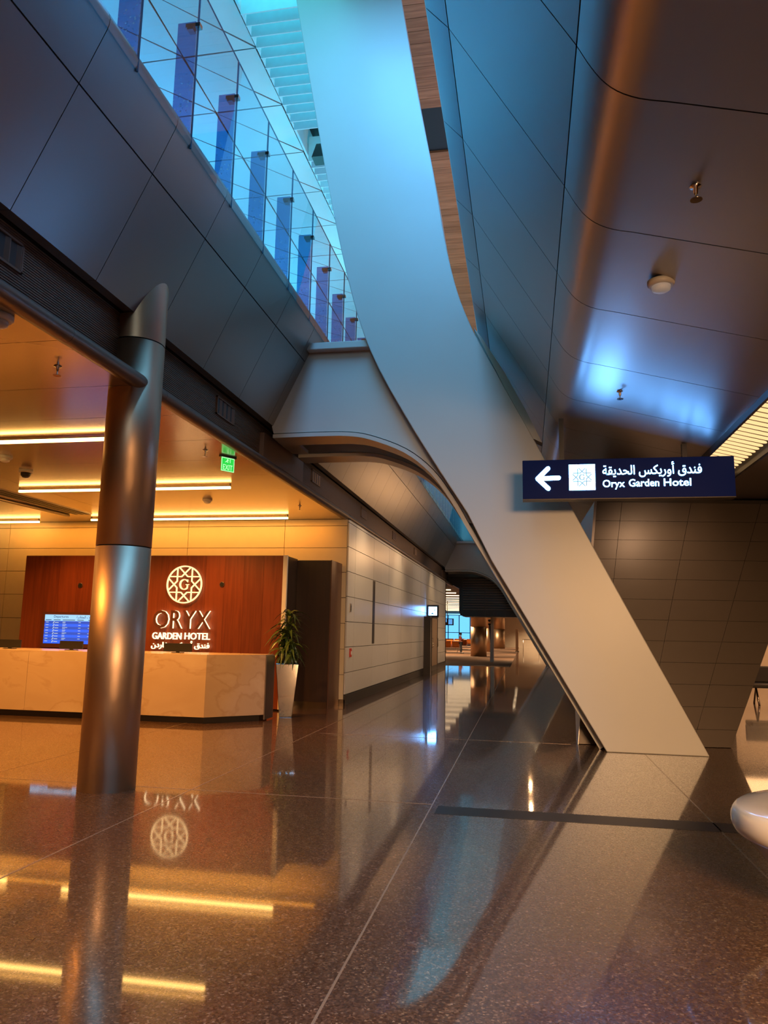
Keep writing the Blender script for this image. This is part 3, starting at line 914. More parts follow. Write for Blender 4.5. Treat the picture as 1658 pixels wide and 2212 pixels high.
def emblem(cx, cz, R, w, y0, y1, ring=True):
    """ring with eight broken chords and a letter G"""
    mb = MB()
    if ring:
        n = 56
        for i in range(n):
            a0, a1 = 2 * PI * i / n, 2 * PI * (i + 1) / n
            q = [(cx + r * math.cos(a), cz + r * math.sin(a)) for r, a in ((R - w, a0), (R + w, a0), (R + w, a1), (R - w, a1))]
            mb.prism_y(q, y0, y1)
    d, T = 0.43 * R, 0.86 * R
    for i in range(8):
        a = i * PI / 4
        nx, nz, tx, tz = math.cos(a), math.sin(a), -math.sin(a), math.cos(a)
        for s in (-1, 1):
            p0, p1 = 0.178 * R * s, T * s
            bar2(mb, (cx + nx * d + tx * p0, cz + nz * d + tz * p0), (cx + nx * d + tx * p1, cz + nz * d + tz * p1), w * 0.85, y0, y1, 3)
    # serif capital G
    gr, n = 0.27 * R, 22
    for i in range(n):
        a0, a1 = math.radians(42 + 276 * i / n), math.radians(42 + 276 * (i + 1) / n)
        def wd(a):
            return w * (0.55 + 0.85 * abs(math.cos(a)))
        q = [(cx + r * math.cos(a) * 0.9, cz + r * math.sin(a)) for r, a in ((gr - wd(a0), a0), (gr + wd(a0), a0), (gr + wd(a1), a1), (gr - wd(a1), a1))]
        mb.prism_y(q, y0, y1)
    bar2(mb, (cx + gr * 0.68, cz - gr * 0.62), (cx + gr * 0.68, cz - gr * 0.05), w * 0.9, y0, y1, 2)
    bar2(mb, (cx + gr * 0.35, cz - gr * 0.02), (cx + gr * 1.0, cz - gr * 0.02), w * 0.5, y0, y1, 2)
    bar2(mb, (cx + gr * 0.70, cz + gr * 0.95), (cx + gr * 0.70, cz + gr * 0.50), w * 0.5, y0, y1, 2)
    return mb
emblem(0.72, 0.27, 0.125, 0.008, -0.009, -0.006, False).build('emblem', 'sign_emblem', sq)
put('arabic_lettering', text_mesh(' '.join(shape(w) for w in 'الحديقة أوريكس فندق'.split()), 0.97, 2.15, 0.258, 0.450, 0.006, ['sign_white'], offset=0.006), t)
for w_, a, b, lo in (('Oryx', 0.97, 1.235, 0.108), ('Garden', 1.285, 1.645, 0.140), ('Hotel', 1.70, 2.02, 0.140)):
    put('latin_word', text_mesh(w_, a, b, lo, 0.234 if w_ != 'Oryx' else 0.230, 0.006, ['sign_white'], offset=0.008), t)

# ---- luminous slot in the right soffit
t = empty('slot_light', (2.53, 4.0, 3.74), 'long slot light with glowing slats in the right soffit', 'ceiling light')
MB().use(M['black']).box(-0.26, 0.26, -6.0, 6.8, 0.10, 0.14).use(M['darkmetal']).box(-0.27, -0.24, -6.0, 6.8, 0.0, 0.12).box(0.24, 0.27, -6.0, 6.8, -0.11, 0.12).build('housing', 'darkmetal', t)
sl = MB()
pts = []
for sx, a0 in ((-0.155, PI / 2), (0.155, -PI / 2)):
    for i in range(7):
        a = a0 + PI * i / 6
        pts.append((sx + 0.048 * math.cos(a), 0.048 * math.sin(a)))
sl.hull8([(x, y, 0.0 - 0.27 * x) for x, y in pts], [(x, y, 0.008 - 0.27 * x) for x, y in pts])
sl_me = sl.mesh('lamp_slat', M['warm_slat'])
for k in range(86):
    put('lamp_slat', sl_me, t, (0, -5.95 + 0.148 * k, 0.02))

# ---- lobby linear lights
def linear_light(x0, x1, y, label):
    t = empty('linear_light', ((x0 + x1) / 2, y, 3.765), label, 'ceiling light', 'amber linear lights of the lobby')
    h = (x1 - x0) / 2
    MB().box(-h, h, -0.03, 0.03, 0.035, 0.05).box(-h, -h + 0.02, -0.01, 0.01, 0.05, 0.075).box(h - 0.02, h, -0.01, 0.01, 0.05, 0.075).build('housing', 'alu', t)
    MB().box(-h + 0.005, h - 0.005, -0.022, 0.022, 0.0, 0.035).build('tube', 'amber_tube', t)
linear_light(-9.2, -5.06, 8.22, 'linear amber ceiling light nearest the front of the lobby')
linear_light(-8.62, -4.735, 11.42, 'linear amber ceiling light above the reception counter, middle row')
linear_light(-9.3, -4.82, 14.75, 'linear amber ceiling light along the back wall, right of the steel column')
linear_light(-13.6, -10.7, 14.95, 'linear amber ceiling light at the far left, half cut by the frame')

# ---- ceiling fittings of the lobby
def sprinkler(x, y, z, label, parent_group):
    t = empty('sprinkler', (x, y, z), label, 'sprinkler', parent_group)
    MB().lathe([(0.035, 0.0), (0.035, -0.008), (0.014, -0.012), (0.012, -0.05)], 14).build('escutcheon', 'chrome', t)
    MB().lathe([(0.005, -0.05), (0.006, -0.085), (0.035, -0.087), (0.035, -0.092)], 14).build('deflector', 'chrome', t)
    return t
sprinkler(-4.18, 5.90, 3.84, 'pendant sprinkler on the lobby ceiling left of the column top', 'sprinklers')
sprinkler(-4.17, 9.13, 3.84, 'pendant sprinkler on the amber ceiling beside the exit sign', 'sprinklers')
sprinkler(-4.22, 13.6, 3.84, 'pendant sprinkler on the amber ceiling near the tiled corner', 'sprinklers')
sprinkler(1.04, 8.23, soffit_z(1.04), 'dark sprinkler in the blue reflection on the right soffit', 'sprinklers')
sprinkler(1.02, 4.36, soffit_z(1.02), 'small dark sprinkler high on the right soffit', 'sprinklers')

def detector(x, y, z, r, label, name='smoke_detector', lens='white'):
    t = empty(name, (x, y, z), label, 'detector')
    MB().lathe([(r, 0.0), (r, -r * 0.25), (r * 0.85, -r * 0.42)], 24).build('base', 'white', t)
    MB().lathe([(r * 0.7, -r * 0.40), (r * 0.66, -r * 0.70), (r * 0.40, -r * 0.85), (0.001, -r * 0.88)], 24).build('sensor', lens, t)
    return t
detector(-3.95, 4.80, 3.84, 0.115, 'round white dome fitting at the left edge on the lobby ceiling', 'dome_speaker')
detector(-7.19, 9.16, 3.84, 0.10, 'white smoke detector between the first two amber lights')
detector(-5.73, 12.76, 3.84, 0.09, 'white smoke detector above the lettering wall')
detector(1.03, 5.60, soffit_z(1.03), 0.10, 'round clear beacon on the right soffit above the blue reflection', 'beacon', 'lens')
t = empty('dome_camera', (-7.5, 10.05, 3.84), 'dark dome security camera on the lobby ceiling', 'camera')
MB().lathe([(0.10, 0), (0.10, -0.035), (0.085, -0.045)], 24).build('base', 'white', t)
MB().lathe([(0.075, -0.045), (0.07, -0.085), (0.045, -0.115), (0.001, -0.125)], 24).build('dome', 'black', t)

t = empty('slot_diffuser', (-9.2, 11.4, 3.84), 'long slotted air diffuser in the lobby ceiling', 'diffuser')
MB().box(-0.20, 0.20, -3.0, 2.9, -0.012, -0.002).build('frame', 'alu', t)
for x in (-0.13, 0.0, 0.13):
    MB().box(x - 0.035, x + 0.035, -2.95, 2.85, -0.018, -0.010).build('slot', 'black', t)
MB().tube([(-0.55, -3.0, -0.03), (-0.5, 0, -0.03), (-0.35, 2.9, -0.03)], 0.03, 8).build('cove_trim', 'alu', t)

# exit sign hanging across the ceiling
t = empty('exit_sign', (-4.0, 9.5, 3.84), 'green illuminated exit sign hanging from the lobby ceiling', 'sign')
MB().box(-0.16, 0.16, -0.03, 0.03, -0.03, 0.0).build('mount', 'darkmetal', t)
pl = MB().box(-0.13, 0.13, -0.008, 0.008, -0.27, -0.03).build('panel', 'exit', t)
fr = MB()
for a in ((-0.13, 0.13, -0.27, -0.258), (-0.13, 0.13, -0.045, -0.033), (-0.13, -0.12, -0.27, -0.033), (0.12, 0.13, -0.27, -0.033)):
    fr.box(a[0], a[1], -0.012, -0.008, a[2], a[3])
fr.build('border', 'exit_text', pl)
put('exit_lettering', text_mesh('EXIT', -0.095, 0.095, -0.245, -0.155, 0.004, ['exit_text']), pl, (0, -0.008, 0))
rm = MB()
bar2(rm, (-0.01, -0.085), (-0.008, -0.083), 0.013, -0.012, -0.008)
bar2(rm, (-0.015, -0.105), (-0.03, -0.14), 0.012, -0.012, -0.008)
bar2(rm, (-0.03, -0.14), (0.0, -0.17), 0.008, -0.013, -0.008)
bar2(rm, (-0.03, -0.14), (-0.065, -0.165), 0.008, -0.014, -0.008)
bar2(rm, (-0.015, -0.108), (0.02, -0.12), 0.006, -0.013, -0.008)
bar2(rm, (0.055, -0.17), (0.055, -0.07), 0.005, -0.013, -0.008)
o = rm.build('running_figure', 'exit_text', pl)
o.scale = (0.8, 1, 0.6)
o.location = (0, 0, -0.012)
t.rotation_euler = (0, 0, 1.0)
t.scale = (0.8, 0.8, 0.8)

# ---- vents in the grille strip
vl = ['at the frame edge', 'left of the column', 'left of the white bracket', 'right of the white bracket', 'above the tiled corner', 'third along above the tiles', 'fourth along above the tiles', 'by the far portal']
for y, lb in list(zip(VENTS, vl))[1:7]:
    if lb == 'left of the column':
        lb = 'at the left edge of the frame'
    t = empty('air_vent', (-3.97, y, 4.405), 'square bronze air vent in the grille strip, ' + lb, 'vent', 'vents in the grille strip')
    MB().box(-0.01, 0.022, -0.30, 0.30, 0.105, 0.125).box(-0.01, 0.022, -0.30, 0.30, -0.125, -0.105).box(-0.01, 0.022, -0.30, -0.28, -0.125, 0.125).box(-0.01, 0.022, 0.28, 0.30, -0.125, 0.125).build('frame', 'grille', t)
    MB().box(-0.012, 0.004, -0.28, 0.28, -0.105, 0.105).build('backing', 'black', t)
    for i in range(4):
        yy = -0.20 + 0.14 * i
        MB().hull8([(0.0, yy, -0.10), (0.0, yy + 0.01, -0.10), (0.0, yy + 0.01, 0.10), (0.0, yy, 0.10)],
                   [(0.02, yy + 0.05, -0.10), (0.02, yy + 0.06, -0.10), (0.02, yy + 0.06, 0.10), (0.02, yy + 0.05, 0.10)]).build('vane', 'grille', t)

# ---- reception desk
t = empty('reception_desk', (-6.5, 11.9, 0), 'long beige marble reception desk on a dark plinth', 'desk')
outer = [(-13.2, 11.5), (-5.02, 11.5), (-4.28, 12.2)]
MB().prism_z([(-13.2, 11.56), (-5.05, 11.56), (-4.36, 12.22), (-4.36, 12.6), (-13.2, 12.6)], 0.0, 0.11).build('plinth', 'darkmetal', t, world=True)
MB().prism_z([(-13.2, 11.53), (-5.03, 11.53), (-4.32, 12.2), (-4.32, 12.62), (-13.2, 12.62)], 0.11, 1.03).build('carcass', 'dark_shaded_wood', t, world=True)
for x0, x1 in ((-13.2, -10.9), (-10.9, -8.2), (-8.2, -6.55), (-6.55, -5.02)):
    MB().box(x0 + 0.002, x1 - 0.002, 11.5, 11.53, 0.10, 1.05).build('marble_slab', 'marble', t, world=True)
MB().prism_z([(-5.02, 11.5), (-4.28, 12.2), (-4.30, 12.222), (-5.04, 11.522)], 0.10, 1.05).build('marble_slab', 'marble', t, world=True)
MB().prism_z([(-4.28, 12.2), (-4.26, 12.2), (-4.26, 12.62), (-4.28, 12.62)], 0.02, 1.05).build('end_panel', 'alu', t, world=True)
MB().prism_z([(-13.2, 11.5), (-5.02, 11.5), (-4.28, 12.2), (-4.28, 12.62), (-13.2, 12.62)], 1.05, 1.075).build('counter_top', 'marble', t, world=True)

def monitor(x, label, w=0.44):
    t = empty('counter_monitor', (x, 12.0, 1.075), label, 'monitor', 'monitors behind the desk edge')
    MB().box(-w / 2, w / 2, -0.012, 0.012, 0.02, 0.16).build('screen_back', 'black', t)
    MB().box(-0.09, 0.09, -0.05, 0.07, 0.0, 0.012).box(-0.03, 0.03, 0.0, 0.02, 0.01, 0.06).build('stand', 'darkmetal', t)
    return t
monitor(-8.95, 'low dark counter monitor at the left end of the desk')
monitor(-7.75, 'low dark counter monitor left of the steel column')
monitor(-5.77, 'low dark counter monitor under the lit lettering', 0.5)

# ---- wood feature volume behind the desk
t = empty('feature_wall', (-7.3, 14.0, 0), 'red brown wood veneer reception wall with lit lettering', 'wall')
MB().box(-10.05, -4.60, 13.78, 14.7, 0, 2.89).build('core', 'joint', t, world=True)
for i in range(14):
    x0 = -10.06 + i * 0.394
    MB().box(x0 + 0.0015, x0 + 0.3925, 13.75, 13.78, 0.03, 2.90).build('veneer_panel', 'wood', t, world=True)
MB().box(-4.545, -4.465, 13.72, 13.78, 0.03, 2.905).build('edge_strip', 'white', t, world=True)
MB().box(-4.60, -4.50, 13.78, 14.5, 0.0, 2.90).build('return_panel', 'dark_shaded_wood', t, world=True)
MB().box(-4.60, -3.81, 14.5, 15.34, 0.12, 2.88).build('side_cabinet', 'dark_shaded_wood', t, world=True)
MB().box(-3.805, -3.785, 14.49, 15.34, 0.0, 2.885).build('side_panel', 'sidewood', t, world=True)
MB().box(-4.50, -3.81, 14.48, 15.3, 0.0, 0.12).build('kickplate', 'kick', t, world=True)
for x, z in ((-5.772, 2.34), (-8.79, 2.30)):
    o = empty('camera_port', (x, 13.745, z), 'small round black port in the wood wall, ' + ('right of the lit emblem' if x > -7 else 'above the departures screen'), 'port', 'round ports in the wood wall')
    mb = MB().lathe([(0.055, -0.004), (0.055, 0.004), (0.043, 0.006)], 24)
    r = mb.build('rim', 'letter_face', o)
    r.rotation_euler = (PI / 2, 0, 0)
    r = MB().lathe([(0.042, 0.001), (0.042, 0.009)], 24).build('lens', 'black', o)
    r.rotation_euler = (PI / 2, 0, 0)

# ---- lit hotel emblem and lettering
t = empty('hotel_lettering', (-6.53, 13.71, 1.2), 'lit round emblem with hotel name on the wood wall', 'sign')
e = emblem(0, 0, 0.355, 0.0125, -0.03, 0.0)
e.build('emblem', 'logo_glow', t, (0.0, 0.0, 1.13))
def letters(s, x0, x1, z0, z1, mats, nm, depth=0.05, off=0.0):
    me = text_mesh(s, x0, x1, z0, z1, depth, mats, offset=off)
    put(nm, me, t)
cx = -7.10 + 6.53
xpos = [(-0.585, -0.245), (-0.222, 0.03), (0.025, 0.31), (0.290, 0.605)]
for ch, (a, b) in zip('ORYX', xpos):
    letters(ch, a, b - 0.02, 0.27 + 0.01, 0.625, ['letter_face', 'letter_glow'], 'letter', 0.06, 0.012)
letters('GARDEN', -0.60, 0.005, 0.07, 0.20, ['letter_glow'], 'lettering', 0.03, 0.01)
letters('HOTEL', 0.07, 0.59, 0.075, 0.205, ['letter_glow'], 'lettering', 0.03, 0.01)
letters(' '.join(shape(w) for w in 'غاردن أوريكس فندق'.split()), -0.61, 0.585, -0.12, 0.05, ['letter_glow'], 'arabic_lettering', 0.03, 0.012)

# ---- departures screen
t = empty('departures_screen', (-8.87, 13.72, 1.42), 'blue departures screen in the wood wall left of the column', 'screen')
MB().box(-0.68, 0.78, 0.0, 0.03, -0.36, 0.34).build('bezel', 'letter_face', t)
scr = MB().box(-0.62, 0.72, -0.006, 0.0, -0.28, 0.29).build('display', 'screen_blue', t)
MB().box(-0.62, 0.72, -0.009, -0.006, 0.165, 0.29).build('header', 'screen_head', t)
put('title', text_mesh('Departures', -0.42, -0.10, 0.215, 0.275, 0.002, ['screen_ink']), scr, (0, -0.009, 0))
put('arabic_title', text_mesh(' '.join(shape(w) for w in 'المغادرة الرحلات'.split()), 0.08, 0.50, 0.205, 0.275, 0.002, ['screen_ink']), scr, (0, -0.009, 0))
put('clock', text_mesh('14', 0.61, 0.68, 0.225, 0.27, 0.002, ['screen_ink']), scr, (0, -0.009, 0))
rows_mb = MB()
heads = MB()
for (a, b) in ((-0.60, -0.47), (-0.42, -0.27), (-0.22, 0.05), (0.10, 0.24), (0.34, 0.44), (0.55, 0.66)):
    heads.box(a, b, -0.011, -0.009, 0.180, 0.192)
heads.build('column_heading', 'screen_ink', scr)
for i in range(8):
    z = 0.135 - i * 0.0535
    if i % 2 == 0:
        MB().box(-0.62, 0.72, -0.0075, -0.006, z - 0.027, z + 0.027).build('row_band', 'screen_blue2', scr)
    rows_mb.box(-0.59, -0.53, -0.0095, -0.006, z, z + 0.012)
    rows_mb.hull8([(-0.44, -0.0095, z - 0.02), (-0.42, -0.0095, z - 0.02), (-0.395, -0.0095, z + 0.022), (-0.415, -0.0095, z + 0.022)],
                  [(-0.44, -0.006, z - 0.02), (-0.42, -0.006, z - 0.02), (-0.395, -0.006, z + 0.022), (-0.415, -0.006, z + 0.022)])
    rows_mb.box(-0.39, -0.31, -0.0095, -0.006, z - 0.008, z + 0.006)
    rows_mb.box(-0.22, -0.22 + 0.06 + 0.06 * ((i * 7) % 5) / 5, -0.0095, -0.006, z + 0.004, z + 0.015)
    rows_mb.box(-0.22, -0.16, -0.0095, -0.006, z - 0.016, z - 0.007)
    rows_mb.box(0.13, 0.18, -0.0095, -0.006, z - 0.004, z + 0.008)
    if i in (1, 2, 4, 5):
        rows_mb.box(0.34, 0.45, -0.0095, -0.006, z - 0.004, z + 0.007)
rows_mb.build('flight_row', 'screen_text', scr)

# ---- potted dracaena in a tapered chrome planter
t = empty('potted_plant', (-4.13, 12.92, 0), 'leafy dracaena in a tall tapered chrome planter', 'plant')
MB().lathe([(0.15, 0.0), (0.155, 0.02), (0.28, 0.90), (0.28, 0.915), (0.26, 0.915), (0.245, 0.86)], 4, smooth=False).build('planter', 'chrome', t, bevel=0.02).rotation_euler = (0, 0, 1.09)
MB().lathe([(0.18, 0.86), (0.18, 0.87)], 16).build('soil', 'soil', t)
canes = [((0.0, 0.0), 1.75, (0.0, 0.02)), ((-0.07, 0.03), 1.42, (-0.10, 0.03)), ((0.06, -0.04), 1.22, (0.10, -0.06))]
def leaf_mesh(L, w, droop):
    mb = MB()
    segs = 5
    prev = None
    for i in range(segs + 1):
        s = i / segs
        ww = w * (0.35 + 0.65 * math.sin(PI * min(1, s * 0.9 + 0.12))) * (1 - s ** 4)
        p = Vector((L * s * math.cos(droop * s), 0, L * s * 0.35 * (1 - s) * 2 - L * s * s * math.sin(droop)))
        ring = [mb.bm.verts.new((p.x, -ww - 0.001, p.z + ww * 0.35)), mb.bm.verts.new((p.x, 0, p.z)), mb.bm.verts.new((p.x, ww + 0.001, p.z + ww * 0.35))]
        if prev:
            for a in (0, 1):
                f = mb.bm.faces.new([prev[a], prev[a + 1], ring[a + 1], ring[a]])
                f.smooth = True
        prev = ring
    return mb.mesh('leaf', M['leaf'])
LV = [leaf_mesh(0.42, 0.036, 0.5), leaf_mesh(0.36, 0.034, 0.9), leaf_mesh(0.28, 0.030, 0.3)]
for (bx, by), top, (tx, ty) in canes:
    pts = [(bx, by, 0.86), (bx * 0.5 + tx * 0.5, by * 0.5 + ty * 0.5, 0.86 + (top - 0.86) * 0.5), (tx, ty, top)]
    MB().tube(pts, [0.018, 0.015, 0.010], 8).build('stem', 'stem', t)
    nlv = int((top - 1.0) * 105)
    for i in range(nlv):
        s = i / max(1, nlv - 1)
        zz = 1.0 + (top - 1.0) * s
        f = (zz - 0.86) / (top - 0.86)
        o = put('leaf', random.choice(LV), t, (bx + (tx - bx) * f, by + (ty - by) * f, zz))
        o.rotation_euler = (random.uniform(-0.3, 0.3), -0.9 * s - random.uniform(-0.1, 0.45) + 0.35, i * 2.399 + random.uniform(-0.3, 0.3))
        sc = random.uniform(0.72, 1.1)
        o.scale = (sc, sc, sc)

# ---- fittings on the tiled wall
t = empty('call_point', (-3.66, 15.72, 1.04), 'small red call point on the tiled wall corner', 'alarm')
MB().box(0.0, 0.03, -0.06, 0.06, -0.09, 0.09).build('box', 'red', t, bevel=0.006)
MB().box(0.03, 0.034, -0.035, 0.035, -0.04, 0.03).build('window', 'white', t)
t = empty('wall_switch', (-3.66, 15.64, 1.98), 'small grey switch plate high on the tiled wall corner', 'switch')
MB().box(0, 0.02, -0.05, 0.05, -0.09, 0.09).build('plate', 'alu', t, bevel=0.004)
MB().box(0.02, 0.026, -0.015, 0.015, -0.06, 0.05).build('slot', 'black', t)
t = empty('door_1', (-3.66, 30.6, 0), 'narrow brushed metal door in the tiled wall', kind='structure')
MB().box(0.0, 0.025, -0.9, 1.0, 0.0, 2.05).build('leaf', 'steel', t)
MB().box(0.0, 0.04, -0.98, -0.9, 0.0, 2.1).box(0.0, 0.04, 1.0, 1.08, 0.0, 2.1).box(0.0, 0.04, -0.98, 1.08, 2.05, 2.12).build('frame', 'darkmetal', t)
for yy in (-0.75, 0.85):
    MB().tube([(0.025, yy, 0.9), (0.07, yy, 0.92), (0.07, yy, 1.25), (0.025, yy, 1.27)], 0.014, 8).build('handle', 'chrome', t)
t = empty('door_blade', (-3.50, 27.3, 0), 'tall dark metal blade standing against the tiled wall', 'post')
MB().box(-0.13, 0.12, -0.04, 0.04, 0.0, 2.06).build('plate', 'darkmetal', t)
MB().box(0.12, 0.13, -0.045, 0.045, 0.0, 2.07).build('edge', 'alu', t)
t = empty('projecting_sign', (-3.42, 28.2, 2.05), 'small backlit white pictogram sign projecting from the tiled wall', 'sign')
MB().box(-0.22, 0.22, 0.0, 0.10, 0.0, 0.46).build('box', 'black', t, bevel=0.01)
MB().box(-0.155, 0.155, -0.006, 0.0, 0.075, 0.39).build('panel', 'sign_white', t)
pg = MB()
bar2(pg, (-0.05, 0.13), (0.03, 0.13), 0.018, -0.01, -0.006)
bar2(pg, (-0.01, 0.16), (-0.01, 0.165), 0.018, -0.011, -0.006)
bar2(pg, (0.08, 0.24), (0.08, 0.29), 0.016, -0.01, -0.006)
pg.build('pictogram', 'screen_ink', t)
MB().box(-0.24, -0.22, 0.03, 0.07, 0.1, 0.36).build('bracket', 'black', t)

# ---- white rounded bench at the right edge
t = empty('bench', (2.34, 4.72, 0), 'glossy white rounded bench at the right edge of the floor', 'bench')
prof = [(0.72, 0.0), (0.80, 0.05), (0.93, 0.17), (1.06, 0.30), (1.145, 0.40)] + [(1.15 + 0.055 * math.sin(a), 0.485 - 0.08 * math.cos(a)) for a in [0.5 + (PI - 0.7) * i / 10 for i in range(11)]] + [(1.05, 0.577), (0.80, 0.585), (0.4, 0.58), (0.001, 0.58)]
MB().lathe(prof, 64, sx=1.0, sy=0.72).build('shell', 'gloss_white', t)

# ---- far lounge
for x, y, r, lb in ((-3.03, 49.9, 0.52, 'widest round steel column on the lounge carpet'), (-3.02, 62.8, 0.30, 'slim steel column behind the widest lounge column'),
                    (-2.62, 77.0, 0.55, 'distant steel column right of the slim lounge column')):
    t = empty('lounge_column', (x, y, 0), lb, 'column', 'steel columns in the lounge')
    MB().lathe([(r, 0), (r, 1.9)], 32).build('lower_sleeve', 'steel', t)
    MB().lathe([(r - 0.01, 1.9), (r - 0.01, 1.92), (r, 1.92), (r, 4.25)], 32).build('upper_sleeve', 'steel', t)
t = empty('louvre_box', (-2.0, 38.2, 2.31), 'dark louvred box hanging above the lounge entrance', 'plant housing')
body = [(-1.30, 0.25), (-1.24, 0.08), (-1.1, 0.0), (1.6, 0.0), (1.6, 2.0), (-1.3, 2.0)]
MB().prism_y(body, 0.02, 2.0).build('body', 'darkmetal', t)
MB().prism_y([(-1.10, 0.32), (1.55, 0.32), (1.55, 1.95), (-1.10, 1.95)], 0.0, 0.03).build('recess', 'black', t)
for i in range(13):
    z = 0.34 + i * 0.125
    MB().hull8([(-1.1, -0.05, z), (1.55, -0.05, z), (1.55, -0.05, z + 0.03), (-1.1, -0.05, z + 0.03)],
               [(-1.1, 0.02, z + 0.03), (1.55, 0.02, z + 0.03), (1.55, 0.02, z + 0.06), (-1.1, 0.02, z + 0.06)]).build('louvre', 'grille', t)
for x in (0.0, 1.0):
    MB().box(x - 0.015, x + 0.015, -0.055, 0.0, 0.0, 1.95).build('mullion', 'darkmetal', t)
MB().hull8([(-1.3, 0.02, 1.40), (-1.3, 2.0, 1.40), (-1.3, 2.0, 2.0), (-1.3, 0.02, 2.0)],
           [(-1.95, 0.02, 1.75), (-1.95, 2.0, 1.75), (-1.95, 2.0, 2.0), (-1.95, 0.02, 2.0)]).build('side_hood', 'darkmetal', t)
t = empty('steel_post', (-1.76, 40.6, 0), 'slim tapered steel post with black fittings at the lounge edge', 'post')
MB().hull8([(-0.11, -0.09, 0), (0.09, -0.09, 0), (0.09, 0.09, 0), (-0.11, 0.09, 0)], [(-0.05, -0.07, 2.66), (0.09, -0.07, 2.68), (0.09, 0.07, 2.68), (-0.05, 0.07, 2.66)]).build('blade', 'steel', t)
MB().hull8([(-0.22, -0.06, 2.68), (0.0, -0.06, 2.68), (0.0, 0.06, 2.68), (-0.22, 0.06, 2.68)], [(-0.05, -0.06, 2.45), (0.0, -0.06, 2.45), (0.0, 0.06, 2.45), (-0.05, 0.06, 2.45)]).build('top_bracket', 'alu', t)
for z in (1.95, 2.15):
    MB().lathe([(0.001, z - 0.07), (0.07, z), (0.09, z + 0.05), (0.001, z + 0.07)], 12, (-0.14, 0)).build('camera_head', 'black', t)
MB().hull8([(-0.10, -0.03, 1.0), (-0.06, -0.03, 1.0), (-0.06, 0.03, 1.0), (-0.10, 0.03, 1.0)], [(-0.16, -0.03, 1.9), (-0.05, -0.03, 1.9), (-0.05, 0.03, 1.9), (-0.16, 0.03, 1.9)]).build('cable_cover', 'black', t)

# glazed end of the lounge
w = empty('window_3', (-9.7, 97.5, 0), 'tall blue daylight window at the end of the lounge', kind='structure')
MB().box(-4.3, 6.9, 0, 0.03, 0.45, 3.7).build('pane', 'window_glass', w)
for x in (-4.3, -2.9, -1.5, -0.1, 1.3, 2.7, 4.1, 5.5, 6.9):
    MB().box(x - 0.05, x + 0.05, -0.06, 0.06, 0.4, 3.75).build('mullion', 'darkmetal', w)
for z in (0.42, 1.5, 3.72):
    MB().box(-4.3, 6.9, -0.05, 0.05, z - 0.04, z + 0.04).build('transom', 'darkmetal', w)
tag(MB().box(-14, -2.7, 97.5, 97.7, 0, 0.42).build('wall_window_sill', 'far_wall'), 'low wall below the lounge window', kind='structure')

# suspended screen
t = empty('suspended_screen', (-6.2, 61.8, 2.08), 'black ceiling screen showing a blue picture in the lounge', 'screen')
MB().box(-0.62, 0.42, 0, 0.10, 0.0, 0.55).build('casing', 'black', t)
MB().box(-0.48, -0.14, -0.01, 0, 0.25, 0.5).box(0.0, 0.32, -0.01, 0, 0.08, 0.5).build('picture', 'tv', t)
MB().tube([(-0.1, 0.05, 0.55), (-0.1, 0.05, 2.2)], 0.03, 8).build('drop_pole', 'darkmetal', t)

# lounge ceiling lamps
ORD = 'first second third fourth fifth sixth seventh eighth ninth tenth eleventh twelfth thirteenth fourteenth'.split()
for k in range(14):
    y = 42 + k * 3.6
    t = empty('lounge_light', (-6.8, y, 4.02), 'slim linear lounge ceiling light, %s from the near end of the row' % ORD[k], 'ceiling light', 'linear lounge lights')
    MB().box(-2.4, 2.4, -0.10, 0.10, 0.06, 0.12).build('housing', 'alu', t)
    MB().box(-2.35, 2.35, -0.07, 0.07, 0.0, 0.06).build('tube', 'lounge_tube', t)
    MB().box(-2.0, -1.96, -0.02, 0.02, 0.12, 0.23).build('hanger', 'alu', t)
for k in range(9):
    t = empty('downlight', (-1.0, 46 + k * 5.5, 4.25), 'small round downlight above the far concourse, %s from the near end' % ORD[k], 'ceiling light', 'round concourse downlights')
    MB().lathe([(0.16, 0), (0.16, -0.02), (0.12, -0.03)], 16).build('ring', 'alu', t)
    MB().lathe([(0.12, -0.025), (0.11, -0.035)], 16).build('lens', 'downlight', t)

# orange gang seats
def gang_seat(x, y, n, rot, label):
    t = empty('gang_seat', (x, y, 0), label, 'seating', 'orange lounge seats')
    t.rotation_euler = (0, 0, rot)
    for i in range(n):
        sx = (i - (n - 1) / 2) * 0.62
        MB().box(sx - 0.27, sx + 0.27, -0.27, 0.25, 0.38, 0.46).build('seat', 'orange', t, bevel=0.03)
        MB().hull8([(sx - 0.27, 0.22, 0.44), (sx + 0.27, 0.22, 0.44), (sx + 0.27, 0.30, 0.44), (sx - 0.27, 0.30, 0.44)],
                   [(sx - 0.27, 0.36, 0.88), (sx + 0.27, 0.36, 0.88), (sx + 0.27, 0.42, 0.88), (sx - 0.27, 0.42, 0.88)]).build('backrest', 'orange', t, bevel=0.03)
    L = n * 0.31
    MB().box(-L, L, -0.04, 0.04, 0.28, 0.34).build('beam', 'chrome', t)
    for s in (-1, 1):
        MB().box(s * L * 0.7 - 0.03, s * L * 0.7 + 0.03, -0.28, 0.28, 0.0, 0.04).box(s * L * 0.7 - 0.03, s * L * 0.7 + 0.03, -0.03, 0.03, 0.04, 0.30).build('leg', 'chrome', t)
    for i in range(n + 1):
        sx = (i - n / 2) * 0.62
        MB().box(sx - 0.02, sx + 0.02, -0.22, 0.22, 0.60, 0.63).box(sx - 0.02, sx + 0.02, 0.18, 0.22, 0.34, 0.60).build('armrest', 'chrome', t)
gang_seat(-6.6, 54.0, 3, PI, 'nearest orange gang seats beside the wall end')
gang_seat(-5.6, 58.5, 2, PI, 'orange gang seats just left of the standing person')
gang_seat(-6.9, 64.0, 5, PI, 'orange gang seats in the middle row behind the person')
